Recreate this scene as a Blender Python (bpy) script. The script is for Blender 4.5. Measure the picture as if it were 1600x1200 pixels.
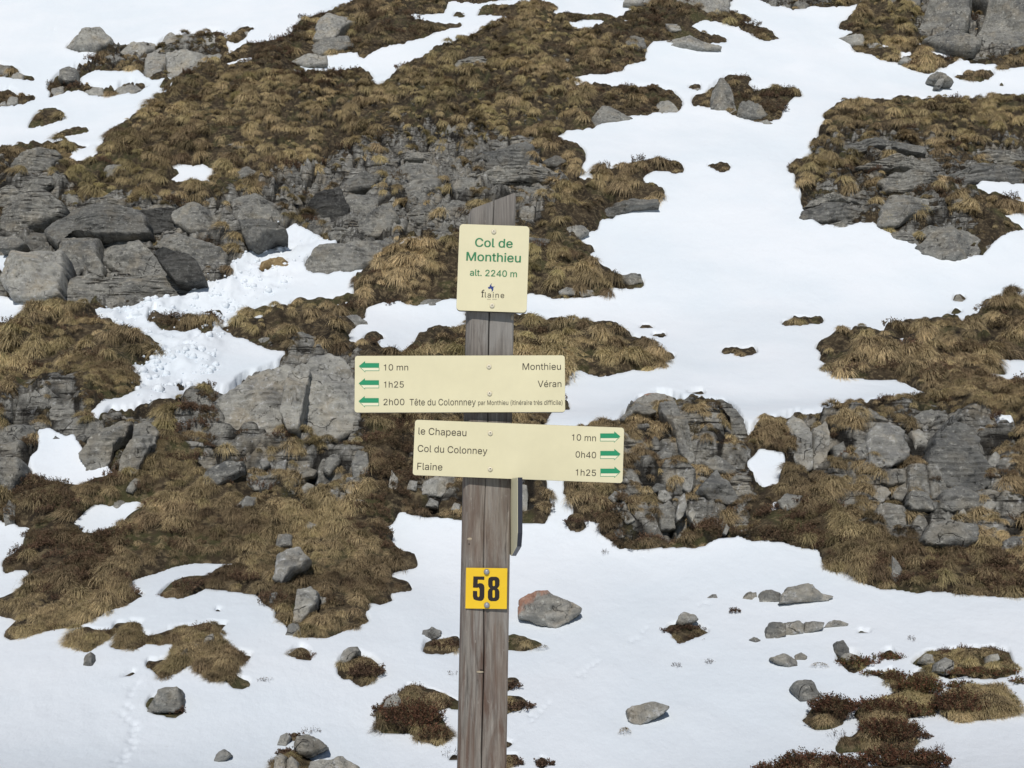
import bpy, math, json
import numpy as np
from mathutils import Vector, Matrix
for _o in list(bpy.data.objects): bpy.data.objects.remove(_o)
scene = bpy.context.scene
R = math.radians
# ---------------------------------------------------------------- camera, sky, sun, exposure
CAM_Z, PITCH, FPX = 1.6, R(5.0), 1931.0
cam_data = bpy.data.cameras.new('camera'); cam = bpy.data.objects.new('camera', cam_data)
scene.collection.objects.link(cam); scene.camera = cam
cam.location = (0, 0, CAM_Z); cam.rotation_euler = (math.pi/2 + PITCH, 0, 0)
cam_data.sensor_width = 36.0; cam_data.lens = 36.0*FPX/1600.0
cam_data.clip_start = 0.1; cam_data.clip_end = 2000
SUN_EL, SUN_AZ = R(43.0), R(-6.0)        # azimuth measured from straight behind the camera, towards the left
world = bpy.data.worlds.new('World'); scene.world = world; world.use_nodes = True
wn = world.node_tree.nodes; wl = world.node_tree.links; wn.clear()
sky = wn.new('ShaderNodeTexSky'); sky.sky_type = 'NISHITA'; sky.sun_disc = False
sky.sun_elevation = SUN_EL; sky.altitude = 2200; sky.air_density = 1.0; sky.dust_density = 0.6; sky.ozone_density = 1.0
sun_dir = Vector((math.sin(SUN_AZ)*math.cos(SUN_EL), -math.cos(SUN_AZ)*math.cos(SUN_EL), math.sin(SUN_EL)))  # towards the sun
sky.sun_rotation = math.atan2(sun_dir.x, sun_dir.y)
bg = wn.new('ShaderNodeBackground'); bg.inputs[1].default_value = 0.052
wo = wn.new('ShaderNodeOutputWorld'); wl.new(sky.outputs[0], bg.inputs[0]); wl.new(bg.outputs[0], wo.inputs[0])
sd = bpy.data.lights.new('sun', 'SUN'); sd.energy = 2.92; sd.angle = R(0.53); sd.color = (1.0, 0.965, 0.91)
sun = bpy.data.objects.new('sun', sd); scene.collection.objects.link(sun)
sun.rotation_euler = (-sun_dir).to_track_quat('-Z', 'Y').to_euler(); sun.location = (-5, -20, 20)
scene.view_settings.view_transform = 'Standard'; scene.view_settings.look = 'None'
scene.view_settings.exposure = 0.05; scene.view_settings.gamma = 1.0; scene.view_settings.use_curve_mapping = False
scene.render.engine = 'CYCLES'
scene.cycles.use_denoising = True
scene.cycles.max_bounces = 5; scene.cycles.diffuse_bounces = 3; scene.cycles.glossy_bounces = 2

# ---------------------------------------------------------------- helpers
CP, SP = math.cos(PITCH), math.sin(PITCH)
def link(o): scene.collection.objects.link(o); return o
def tag(o, label=None, cat=None, group=None, kind=None):
    if label: o['label'] = label
    if cat: o['category'] = cat
    if group: o['group'] = group
    if kind: o['kind'] = kind
    return o
def mesh_np(name, verts, quads=None, tris=None, smooth=True):
    me = bpy.data.meshes.new(name)
    nq = 0 if quads is None else len(quads); nt = 0 if tris is None else len(tris)
    verts = np.asarray(verts, np.float32)
    me.vertices.add(len(verts)); me.vertices.foreach_set('co', verts.ravel())
    loops = []
    if nq: loops.append(np.asarray(quads, np.int32).ravel())
    if nt: loops.append(np.asarray(tris, np.int32).ravel())
    loops = np.concatenate(loops)
    me.loops.add(len(loops)); me.loops.foreach_set('vertex_index', loops)
    me.polygons.add(nq+nt)
    st = np.concatenate([np.arange(nq)*4, nq*4+np.arange(nt)*3]).astype(np.int32)
    me.polygons.foreach_set('loop_start', st)
    me.polygons.foreach_set('use_smooth', np.full(nq+nt, smooth, bool))
    me.update(calc_edges=True); me.validate(clean_customdata=False)
    return me
def add_obj(name, me, mat=None, parent=None, loc=None):
    o = bpy.data.objects.new(name, me)
    if mat: me.materials.append(mat)
    if parent is not None: o.parent = parent
    if loc is not None: o.location = loc
    return link(o)
def attr(me, name, vals, kind='FLOAT'):
    a = me.attributes.new(name, kind, 'POINT')
    a.data.foreach_set('value' if kind in ('FLOAT', 'INT') else 'vector', np.asarray(vals, np.float32 if kind != 'INT' else np.int32).ravel())

# ---- value noise in numpy
def _h(ix, iy, iz, s):
    n = (ix.astype(np.int64)*374761393 + iy.astype(np.int64)*668265263 + iz.astype(np.int64)*2147483647 + s*1274126177) & 0xffffffff
    n = ((n ^ (n >> 13))*1274126177) & 0xffffffff
    n = ((n ^ (n >> 15))*2246822519) & 0xffffffff
    return ((n ^ (n >> 16)) & 0xffffff).astype(np.float64)/0x7fffff - 1.0
def vn(x, y, z=0.0, s=0):
    x, y, z = np.broadcast_arrays(np.asarray(x, float), np.asarray(y, float), np.asarray(z, float))
    ix, iy, iz = np.floor(x), np.floor(y), np.floor(z); fx, fy, fz = x-ix, y-iy, z-iz
    fx = fx*fx*fx*(fx*(fx*6-15)+10); fy = fy*fy*fy*(fy*(fy*6-15)+10); fz = fz*fz*(3-2*fz)
    ix, iy, iz = ix.astype(np.int64), iy.astype(np.int64), iz.astype(np.int64)
    def L(k):
        a = _h(ix, iy, iz+k, s); b = _h(ix+1, iy, iz+k, s); c = _h(ix, iy+1, iz+k, s); d = _h(ix+1, iy+1, iz+k, s)
        return (a*(1-fx)+b*fx)*(1-fy) + (c*(1-fx)+d*fx)*fy
    r = L(0)
    if np.any(fz > 0): r = r*(1-fz) + L(1)*fz
    return r
def fbm(x, y, z=0.0, o=4, s=0, g=0.5):
    r = 0; a = 1.0; t = 0
    for i in range(o):
        k = 2.03**i; r = r + a*vn(np.asarray(x)*k+i*13.7, np.asarray(y)*k+i*7.3, np.asarray(z)*k, s+i); t += a; a *= g
    return r/t
def sst(a, b, x): t = np.clip((x-a)/(b-a), 0, 1); return t*t*(3-2*t)

# ---- base profile of the mountainside: height against distance
_ky = [-400, -60, 0, 4, 6.5, 9, 12.5, 14.5, 17, 19.5, 25, 31, 38, 46, 52, 70, 90, 140, 400]
_kz = [-60, -6, 0, 0, -.1, -.35, .44, 1.0, 2.64, 2.92, 5.1, 9.2, 14.0, 20.5, 25.8, 41, 52, 60, 60]
_gy = np.arange(-60, 160, 0.05); _gz = np.interp(_gy, _ky, _kz)
_k = np.exp(-0.5*(np.arange(-60, 61)*0.05/0.55)**2); _k /= _k.sum()
_gz = np.convolve(np.pad(_gz, 60, mode='edge'), _k, mode='valid')
def F(y): return np.where(y > 159, 60.0, np.interp(y, _gy, _gz))
_m = (_gy > 7.0) & (_gy < 85)
_sy = _gy[_m]; _ss = np.maximum.accumulate((_gz[_m]-CAM_Z)/_sy)
def v2y(v):
    k = (600-np.asarray(v, float))/FPX
    return np.interp((SP + k*CP)/(CP - k*SP), _ss, _sy)
def pix(u, v):                       # pixel of the reference frame -> point on the base slope
    y = v2y(v); k = (600-np.asarray(v, float))/FPX; dy = CP - k*SP
    return (np.asarray(u, float)-800)/FPX/dy*y, y
def proj(x, y, z):
    d = y*CP + (z-CAM_Z)*SP
    return 800 + FPX*x/d, 600 - FPX*((z-CAM_Z)*CP - y*SP)/d
def ray(u, v):
    k = (600-v)/FPX
    return Vector(((u-800)/FPX, CP-k*SP, SP+k*CP))
def hit(u, v, p0, n):
    d = ray(u, v); c = Vector((0, 0, CAM_Z))
    return c + d*((p0-c).dot(n)/d.dot(n))
def P(s):                            # "x,y x,y ..." -> array
    return np.array([[float(c) for c in q.split(',')] for q in s.split()])

# ---------------------------------------------------------------- where snow has melted (outlines of the bare patches on the slope)
BARE = [P(s) for s in (
 # great hill on the left and centre, down to the upper arm on the right
 "575,-40 575,0 560,8 525,19 500,29 470,42 462,55 442,69 428,75 400,78 370,90 350,100 325,110 297,122 280,128 268,140 265,150 238,163 217,172 205,187 182,197 162,212 160,223 132,225 100,222 75,224 37,228 0,232 -80,236 -80,960 0,971 15,975 30,980 22,990 10,997 5,1007 17,1014 45,1011 77,1005 112,1004 132,996 155,987 162,979 197,967 215,957 231,947 212,940 197,936 207,927 225,917 245,910 262,897 300,887 350,884 370,881 382,887 350,897 335,900 320,910 285,916 265,925 245,947 260,952 287,954 312,942 322,932 350,932 385,937 405,937 411,950 430,959 425,966 445,980 450,992 470,994 500,991 517,989 545,977 570,967 579,960 570,947 579,940 572,930 600,929 615,920 607,909 625,906 650,900 637,892 612,887 605,877 655,864 650,855 625,847 607,837 617,815 592,812 617,797 622,785 637,785 662,791 695,794 720,797 816,800 850,800 862,785 857,755 845,700 845,660 860,645 882,600 897,577 917,580 922,585 940,590 960,586 987,584 1017,585 1040,577 1040,567 1052,565 1057,552 1037,555 1027,545 1015,530 987,522 980,515 960,504 930,505 887,497 847,495 825,497 800,495 725,486 675,490 650,485 700,470 825,464 847,464 862,469 925,465 947,460 950,447 1000,447 1006,442 1005,430 982,425 965,429 950,422 925,410 907,407 927,392 927,385 905,382 892,380 905,367 932,359 937,345 960,341 995,326 1030,322 1040,308 1032,302 1000,292 1025,277 1065,281 1071,271 1060,265 1032,259 1005,262 960,270 920,274 917,277 937,291 892,290 910,280 907,272 915,257 915,242 905,230 875,227 872,217 887,205 925,206 962,192 995,185 1025,182 1057,182 1067,172 1065,160 1050,147 1025,142 975,140 937,140 900,143 862,142 892,130 920,121 945,122 972,115 977,107 1000,102 1010,97 1007,87 1010,80 1020,71 1050,74 1075,79 1100,77 1137,75 1142,71 1125,65 1100,59 1077,51 1095,41 1120,41 1155,49 1175,60 1190,71 1200,72 1220,67 1200,51 1182,45 1160,41 1157,37 1180,39 1175,32 1145,24 1125,22 1062,16 1015,17 992,24 965,37 940,30 920,32 867,29 852,29 825,31 800,37 782,46 762,50 737,62 712,65 682,70 670,87 675,95 650,100 625,120 607,130 595,137 570,142 585,129 575,120 565,110 540,110 510,120 462,127 457,122 477,112 485,106 512,97 557,94 550,100 572,105 570,96 600,90 620,80 650,76 675,66 700,56 702,51 725,50 725,45 687,44 650,44 632,32 637,30 662,31 692,27 697,17 702,7 750,10 800,4 815,-1 815,-40",
 # outcrop right of the post and the grassy slope at the right edge
 "880,755 895,772 896,785 912,797 937,800 935,815 945,822 960,830 965,837 1000,841 1037,841 1062,846 1100,849 1120,840 1150,837 1175,845 1200,846 1225,850 1250,857 1280,859 1282,875 1300,885 1320,887 1340,900 1355,906 1380,914 1425,921 1475,924 1500,930 1550,936 1600,941 1700,950 1700,470 1600,484 1590,480 1592,467 1565,469 1540,471 1525,484 1562,480 1537,490 1527,497 1535,497 1522,505 1505,515 1497,504 1475,504 1450,512 1425,512 1405,515 1390,526 1375,525 1350,527 1315,532 1287,540 1272,552 1285,560 1275,572 1287,577 1290,587 1317,599 1350,604 1400,605 1420,612 1440,625 1457,634 1400,637 1360,640 1312,640 1295,647 1237,649 1190,657 1172,666 1162,657 1150,642 1132,629 1120,632 1082,632 1065,629 1050,619 1032,615 1012,620 992,627 995,632 970,647 965,656 940,657 905,660 890,700",
 # upper right mass
 "1700,150 1600,154 1550,151 1512,156 1465,156 1455,161 1420,157 1387,162 1350,172 1322,172 1305,179 1282,192 1292,202 1277,215 1280,222 1265,232 1275,237 1267,250 1245,257 1232,267 1232,282 1242,287 1240,300 1252,315 1254,335 1262,350 1282,364 1315,370 1340,366 1362,366 1372,375 1392,384 1425,397 1450,406 1482,414 1500,416 1535,416 1547,400 1560,392 1585,377 1600,372 1700,360",
 # top right
 "1352,-40 1354,9 1337,20 1342,24 1327,26 1312,39 1311,45 1335,51 1312,59 1330,70 1337,80 1360,85 1375,92 1405,95 1425,104 1450,110 1475,110 1447,104 1477,102 1495,92 1495,87 1520,92 1515,96 1560,95 1557,104 1582,105 1600,100 1700,95 1700,-40",
 "930,-40 930,0 975,6 1012,11 1062,16 1125,22 1140,20 1139,8 1150,2 1182,3 1200,11 1215,17 1225,15 1237,20 1257,21 1265,16 1300,15 1325,16 1345,9 1354,9 1352,-40",
)]
SNOW = [P(s) for s in (
 "135,499 195,492 250,485 280,472 300,462 312,458 327,450 345,452 368,440 360,422 375,417 385,405 400,387 430,357 460,346 477,355 500,372 515,382 530,380 520,390 495,400 480,410 475,422 480,430 505,432 550,430 575,425 600,419 575,431 555,437 552,450 555,462 550,470 512,475 475,477 437,485 400,488 387,495 370,505 372,512 350,525 345,534 362,537 380,542 400,552 420,562 447,567 430,580 405,591 372,600 357,620 325,627 297,637 265,650 225,652 175,660 160,670 152,680 136,677 140,667 162,650 187,649 215,640 222,630 215,617 195,612 197,607 225,600 232,597 255,580 250,562 225,550 200,537 175,522 150,510",
 "-80,460 0,467 37,477 52,486 78,497 50,505 40,520 20,528 0,532 -80,540",
 "-80,840 0,842 10,845 32,847 62,849 37,862 32,877 5,892 8,905 40,902 46,917 27,932 15,945 0,946 -80,950",
 "57,700 75,697 102,709 116,707 132,737 155,737 165,747 184,765 140,777 127,789 95,789 75,784 55,784 45,760 45,747 60,730",
 "106,850 120,832 150,810 172,810 212,794 220,797 242,791 242,797 220,812 187,830 185,840 150,855 128,862 115,867 137,847",
 "112,245 120,235 145,226 152,230 150,243 130,249 112,248",
 "245,285 285,262 260,254 287,252 315,251 340,260 330,277 300,276 265,280",
 "501,235 510,225 537,217 532,227 517,234", "615,394 640,375 679,386 650,386 625,390",
 "-40,398 0,395 32,391 31,400 0,412 -40,418", "492,494 518,496 515,500 500,500", "527,481 544,480 542,484 528,484",
 "572,497 575,490 595,482 625,480 650,485 675,490 725,486 727,520 700,516 675,519 652,530 646,545 640,554 542,554 547,537 550,527 567,512 575,500",
 "887,44 912,42 980,40 982,46 960,47 940,47 920,55 907,54", "452,124 470,112 512,94 560,91 572,103 600,86 650,72 700,52 735,48 800,34 800,42 762,53 712,69 675,90 650,104 607,134 568,146 585,128 570,112 540,114 500,124",
 "337,118 345,112 375,102 397,97 390,105 362,115 340,121",
 "1507,307 1525,298 1537,290 1600,295 1700,296 1700,326 1600,324 1582,316 1555,312 1527,311",
 "1562,352 1590,347 1600,346 1700,350 1700,367 1600,365 1580,360",
 "1457,71 1470,72 1487,82 1460,84", "1376,65 1395,71 1385,72", "1404,77 1425,78 1423,81 1408,81", "1427,60 1442,63 1436,66",
 "1172,725 1182,712 1190,705 1224,710 1223,730 1215,740 1213,760 1205,762 1195,758 1185,747 1175,735",
 "1206,788 1216,787 1217,796 1208,797",
 "1557,575 1582,575 1600,579 1700,585 1700,618 1600,615 1575,613 1557,609 1548,600 1543,595 1560,597 1576,598 1572,588 1558,583",
 "1303,562 1320,561 1337,557 1325,563 1308,567", "1355,541 1370,533 1385,528 1375,535 1358,543", "1396,547 1405,540 1427,534 1425,541 1405,546",
 "1324,539 1339,541 1335,544 1326,543", "1435,549 1450,548 1445,553 1437,553", "1450,519 1462,518 1458,522 1451,522", "1480,513 1489,512 1486,516 1480,516",
 "1553,657 1582,660 1584,663 1560,661", "398,505 412,500 408,510 398,512",
 "72,968 82,969 75,973", "1360,883 1382,882 1391,884 1370,886",
)]
ISLES = [P(s) for s in (
 "815,10 850,7 867,11 875,21 852,29 825,31 800,33 775,35 746,34 750,20 775,16 800,18", "702,32 710,24 722,25 735,34",
 "230,515 237,497 265,504 275,505 300,504 332,492 350,491 345,502 327,515 335,525 332,550 317,550 312,537 282,537 250,537 252,530",
 "403,424 407,412 422,404 440,402 450,410 452,416 440,417 425,417 410,425", "485,455 490,449 500,449", "412,458 415,452 422,450 420,457 413,461",
 "275,622 292,626 288,635 278,638", "567,545 570,532 585,530 598,533 598,540 585,545 575,550",
 "104,75 117,60 140,49 160,52 178,60 165,68 150,79 120,81 110,76",
 "77,150 77,130 85,122 92,112 110,102 130,94 150,88 152,77 165,76 185,77 205,68 225,65 247,70 255,62 275,57 310,55 345,55 350,65 352,80 357,85 350,97 312,112 287,122 250,130 232,127 225,120 220,113 175,112 150,110 125,120 132,132 160,135 182,134 205,122 235,135 212,147 180,150 145,149 132,145 100,145 77,151",
 "-60,98 0,100 22,101 30,108 35,117 60,120 55,124 35,126 20,123 10,121 0,123 -60,125", "-60,138 0,140 17,141 30,147 62,148 55,154 30,162 10,167 0,168 -60,170",
 "40,196 50,185 60,175 75,169 105,171 90,180 110,181 85,187 60,195 45,197", "73,217 90,205 105,198 125,195 150,197 135,201 110,208 90,216",
 "355,62 370,55 380,47 395,50 400,58 380,60 388,67 370,78 352,72", "248,143 255,133 265,132 265,140 250,144",
 "72,45 85,42 98,45 85,47", "185,28 200,26 215,27 200,29", "5,215 20,214 12,218", "17,228 40,225 30,230", "187,172 200,168 195,173",
 "1077,162 1087,155 1102,150 1117,135 1132,125 1155,125 1177,132 1167,142 1182,150 1200,148 1252,150 1255,160 1237,165 1225,180 1220,195 1205,198 1190,200 1175,198 1150,190 1137,180 1120,177 1100,175 1082,170",
 "1074,139 1085,135 1097,137 1097,145 1085,147 1075,143", "1057,128 1075,126 1072,130 1060,130", "1295,158 1306,159 1300,162",
 "1099,262 1115,266 1130,264 1147,268 1140,276 1125,278 1110,270", "995,505 1010,504 1030,508 1015,510 1000,509",
 "1012,519 1030,518 1050,520 1045,523 1020,524", "1125,547 1150,549 1180,549 1183,557 1170,563 1160,562 1150,557 1130,555", "1163,572 1167,575 1164,578", "1187,568 1194,569 1190,571",
 "1221,513 1235,510 1240,503 1265,503 1287,505 1285,511 1265,513 1245,520 1223,521", "1485,475 1492,466 1502,464 1512,472 1510,476 1487,477",
 "1480,498 1490,491 1500,489 1510,493 1497,498 1483,499", "1068,620 1085,615 1098,613 1102,620 1090,625 1072,624",
 "1487,114 1512,106 1550,104 1552,114 1542,122 1525,124 1500,119", "1450,118 1460,116 1480,122 1491,128 1475,130 1470,134 1461,131 1464,127 1452,123",
 "1558,130 1565,125 1574,124 1570,130 1560,132", "1588,127 1600,121 1620,118 1600,124", "1560,426 1575,424 1595,421 1580,427", "1055,351 1065,352 1075,350 1065,354",
 "880,640 882,625 890,630 896,640", "882,797 890,793 905,795 917,808 905,813 890,808", "1037,552 1057,554 1050,565 1040,566",
 "100,1024 107,1015 115,1007 130,1002 155,1004 167,1004 177,997 172,992 185,990 217,987 227,988 220,996 212,1000 235,1006 262,995 300,987 327,981 359,981 347,992 340,1000 355,1009 350,1017 360,1022 375,1020 395,1021 387,1032 372,1040 365,1052 387,1057 390,1065 375,1072 360,1071 355,1065 327,1066 322,1060 300,1056 307,1047 287,1055 270,1062 250,1067 235,1057 224,1051 230,1041 267,1037 265,1027 271,1017 250,1022 230,1021 212,1030 185,1035 166,1030 195,1006 180,1012 160,1025 142,1040 130,1040 122,1032 107,1030",
 "335,960 345,959 352,964 345,968 337,966", "183,1069 200,1060 213,1055 212,1062 200,1068 185,1070", "224,1100 232,1090 245,1085 284,1090 287,1108 275,1116 255,1115 235,1114",
 "128,1082 140,1081 136,1085", "165,1053 177,1052 172,1055", "443,1020 455,1007 475,1001 486,1006 489,1020 480,1025 450,1021",
 "523,1028 530,1012 545,1004 565,1003 585,1010 597,1020 592,1035 578,1047 565,1050 550,1043 535,1043 525,1035",
 "656,994 660,978 675,972 700,971 718,970 718,985 700,994 688,998 665,998",
 "586,1082 600,1065 612,1060 622,1055 632,1045 655,1042 672,1048 690,1050 705,1055 716,1060 740,1065 740,1072 700,1072 680,1078 665,1088 672,1090 692,1085 697,1100 695,1118 680,1127 670,1120 650,1118 640,1108 625,1110 600,1110 588,1102 590,1092",
 "432,1155 437,1147 450,1144 475,1146 500,1155 510,1165 500,1172 480,1182 470,1200 465,1240 420,1240 427,1200 425,1182 432,1170",
 "480,1240 480,1200 485,1187 500,1177 525,1172 550,1182 562,1195 565,1240", "451,1130 460,1122 478,1124 470,1130", "700,1145 705,1135 720,1138 722,1146",
 "780,1030 792,1029 810,1028 812,1030 800,1042 780,1046", "780,1056 812,1053 828,1062 815,1072 780,1082", "780,1112 806,1118 795,1125 780,1126", "780,1135 812,1135 815,1145 795,1155 780,1156", "836,1150 845,1138 862,1145 850,1154",
 "785,968 812,966 835,968 850,974 840,980 820,984 785,985", "1035,960 1045,950 1065,947 1085,950 1100,957 1113,962 1095,970 1075,975 1060,982 1055,972 1045,962",
 "1330,977 1345,968 1368,972 1358,976",
 "1301,1010 1305,1000 1320,998 1335,1000 1350,1010 1370,1022 1355,1024 1345,1032 1325,1032 1312,1022",
 "1367,1012 1375,1003 1390,998 1405,1010 1411,1018 1395,1019 1375,1014",
 "1350,1035 1360,1028 1380,1036 1385,1030 1395,1030 1405,1045 1408,1055 1425,1050 1430,1038 1450,1037 1463,1045 1460,1060 1450,1072 1458,1090 1455,1108 1440,1108 1420,1108 1405,1115 1425,1135 1435,1150 1420,1160 1400,1162 1375,1158 1340,1150 1310,1150 1308,1140 1320,1130 1335,1132 1348,1120 1345,1105 1335,1092 1355,1080 1370,1075 1390,1075 1395,1065 1385,1050 1370,1042",
 "1250,1095 1268,1075 1305,1068 1320,1070 1330,1080 1320,1095 1315,1105 1300,1110 1275,1110 1264,1105",
 "1421,1022 1430,1013 1445,1007 1480,1005 1505,1003 1530,1005 1555,1007 1578,1015 1583,1030 1585,1048 1570,1055 1540,1055 1510,1048 1485,1052 1465,1045 1450,1036 1435,1030",
 "1468,1105 1475,1090 1485,1070 1505,1065 1530,1068 1560,1068 1575,1080 1588,1095 1589,1105 1575,1118 1550,1120 1530,1122 1505,1127 1480,1118 1470,1110",
 "1183,1260 1183,1195 1200,1184 1225,1176 1290,1176 1345,1192 1405,1180 1450,1186 1465,1192 1500,1205 1500,1260",
)]
# reddish heather and bilberry instead of straw grass
HEATH = [P(s) for s in (
 "395,80 440,60 480,55 500,100 460,125 430,150 400,150 370,130", "560,30 640,35 700,55 640,75 600,85 560,60", "450,130 560,115 585,130 560,150 480,150",
 "950,120 1050,135 1075,165 1050,180 1010,180 960,160 930,150", "860,25 1180,40 1200,75 1100,60 1000,75 960,50", "0,790 60,760 130,790 110,850 60,900 0,840", "40,850 190,860 150,960 60,960",
 "590,680 640,640 680,690 640,790 590,800 570,770", "900,790 1150,820 1150,850 960,840", "1150,780 1300,820 1300,900 1200,860", "230,500 350,490 330,550 250,540", "1130,150 1250,150 1230,200 1170,195",
 "300,630 340,640 330,700 280,740 250,700", "1280,870 1600,900 1600,945 1350,905", "540,810 620,800 640,850 560,850",
)]
# ground that is mostly broken rock
ROCKY = [(P(s), w) for s, w in (
 ("-80,300 110,300 480,320 480,350 350,430 280,480 70,500 -80,480", 0.9), ("350,290 560,240 700,220 830,225 900,290 860,370 700,385 560,430 470,420 380,360", 0.75),
 ("-80,240 100,235 110,300 -80,330", 0.5), ("430,140 900,90 900,215 600,230 430,230", 0.38), ("1250,215 1700,215 1700,300 1540,300 1540,416 1260,370", 0.52),
 ("1400,-40 1700,-40 1700,90 1500,90 1430,60", 0.9), ("930,-40 1350,-40 1350,9 1257,21 1062,16 930,5", 0.8), ("300,560 560,555 580,780 460,790 330,760 260,700", 0.80), ("100,650 260,650 250,780 130,760", 0.55),
 ("600,560 840,600 860,800 640,790", 0.55), ("940,620 1190,640 1180,840 960,840", 0.72), ("1220,650 1600,650 1600,880 1350,850 1230,740", 0.80), ("0,640 120,620 120,700 40,800 -80,800", 0.65),
 ("80,60 350,55 350,125 80,150", 0.5), ("60,470 500,400 520,440 480,470 300,480 100,500", .5),
)]

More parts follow.
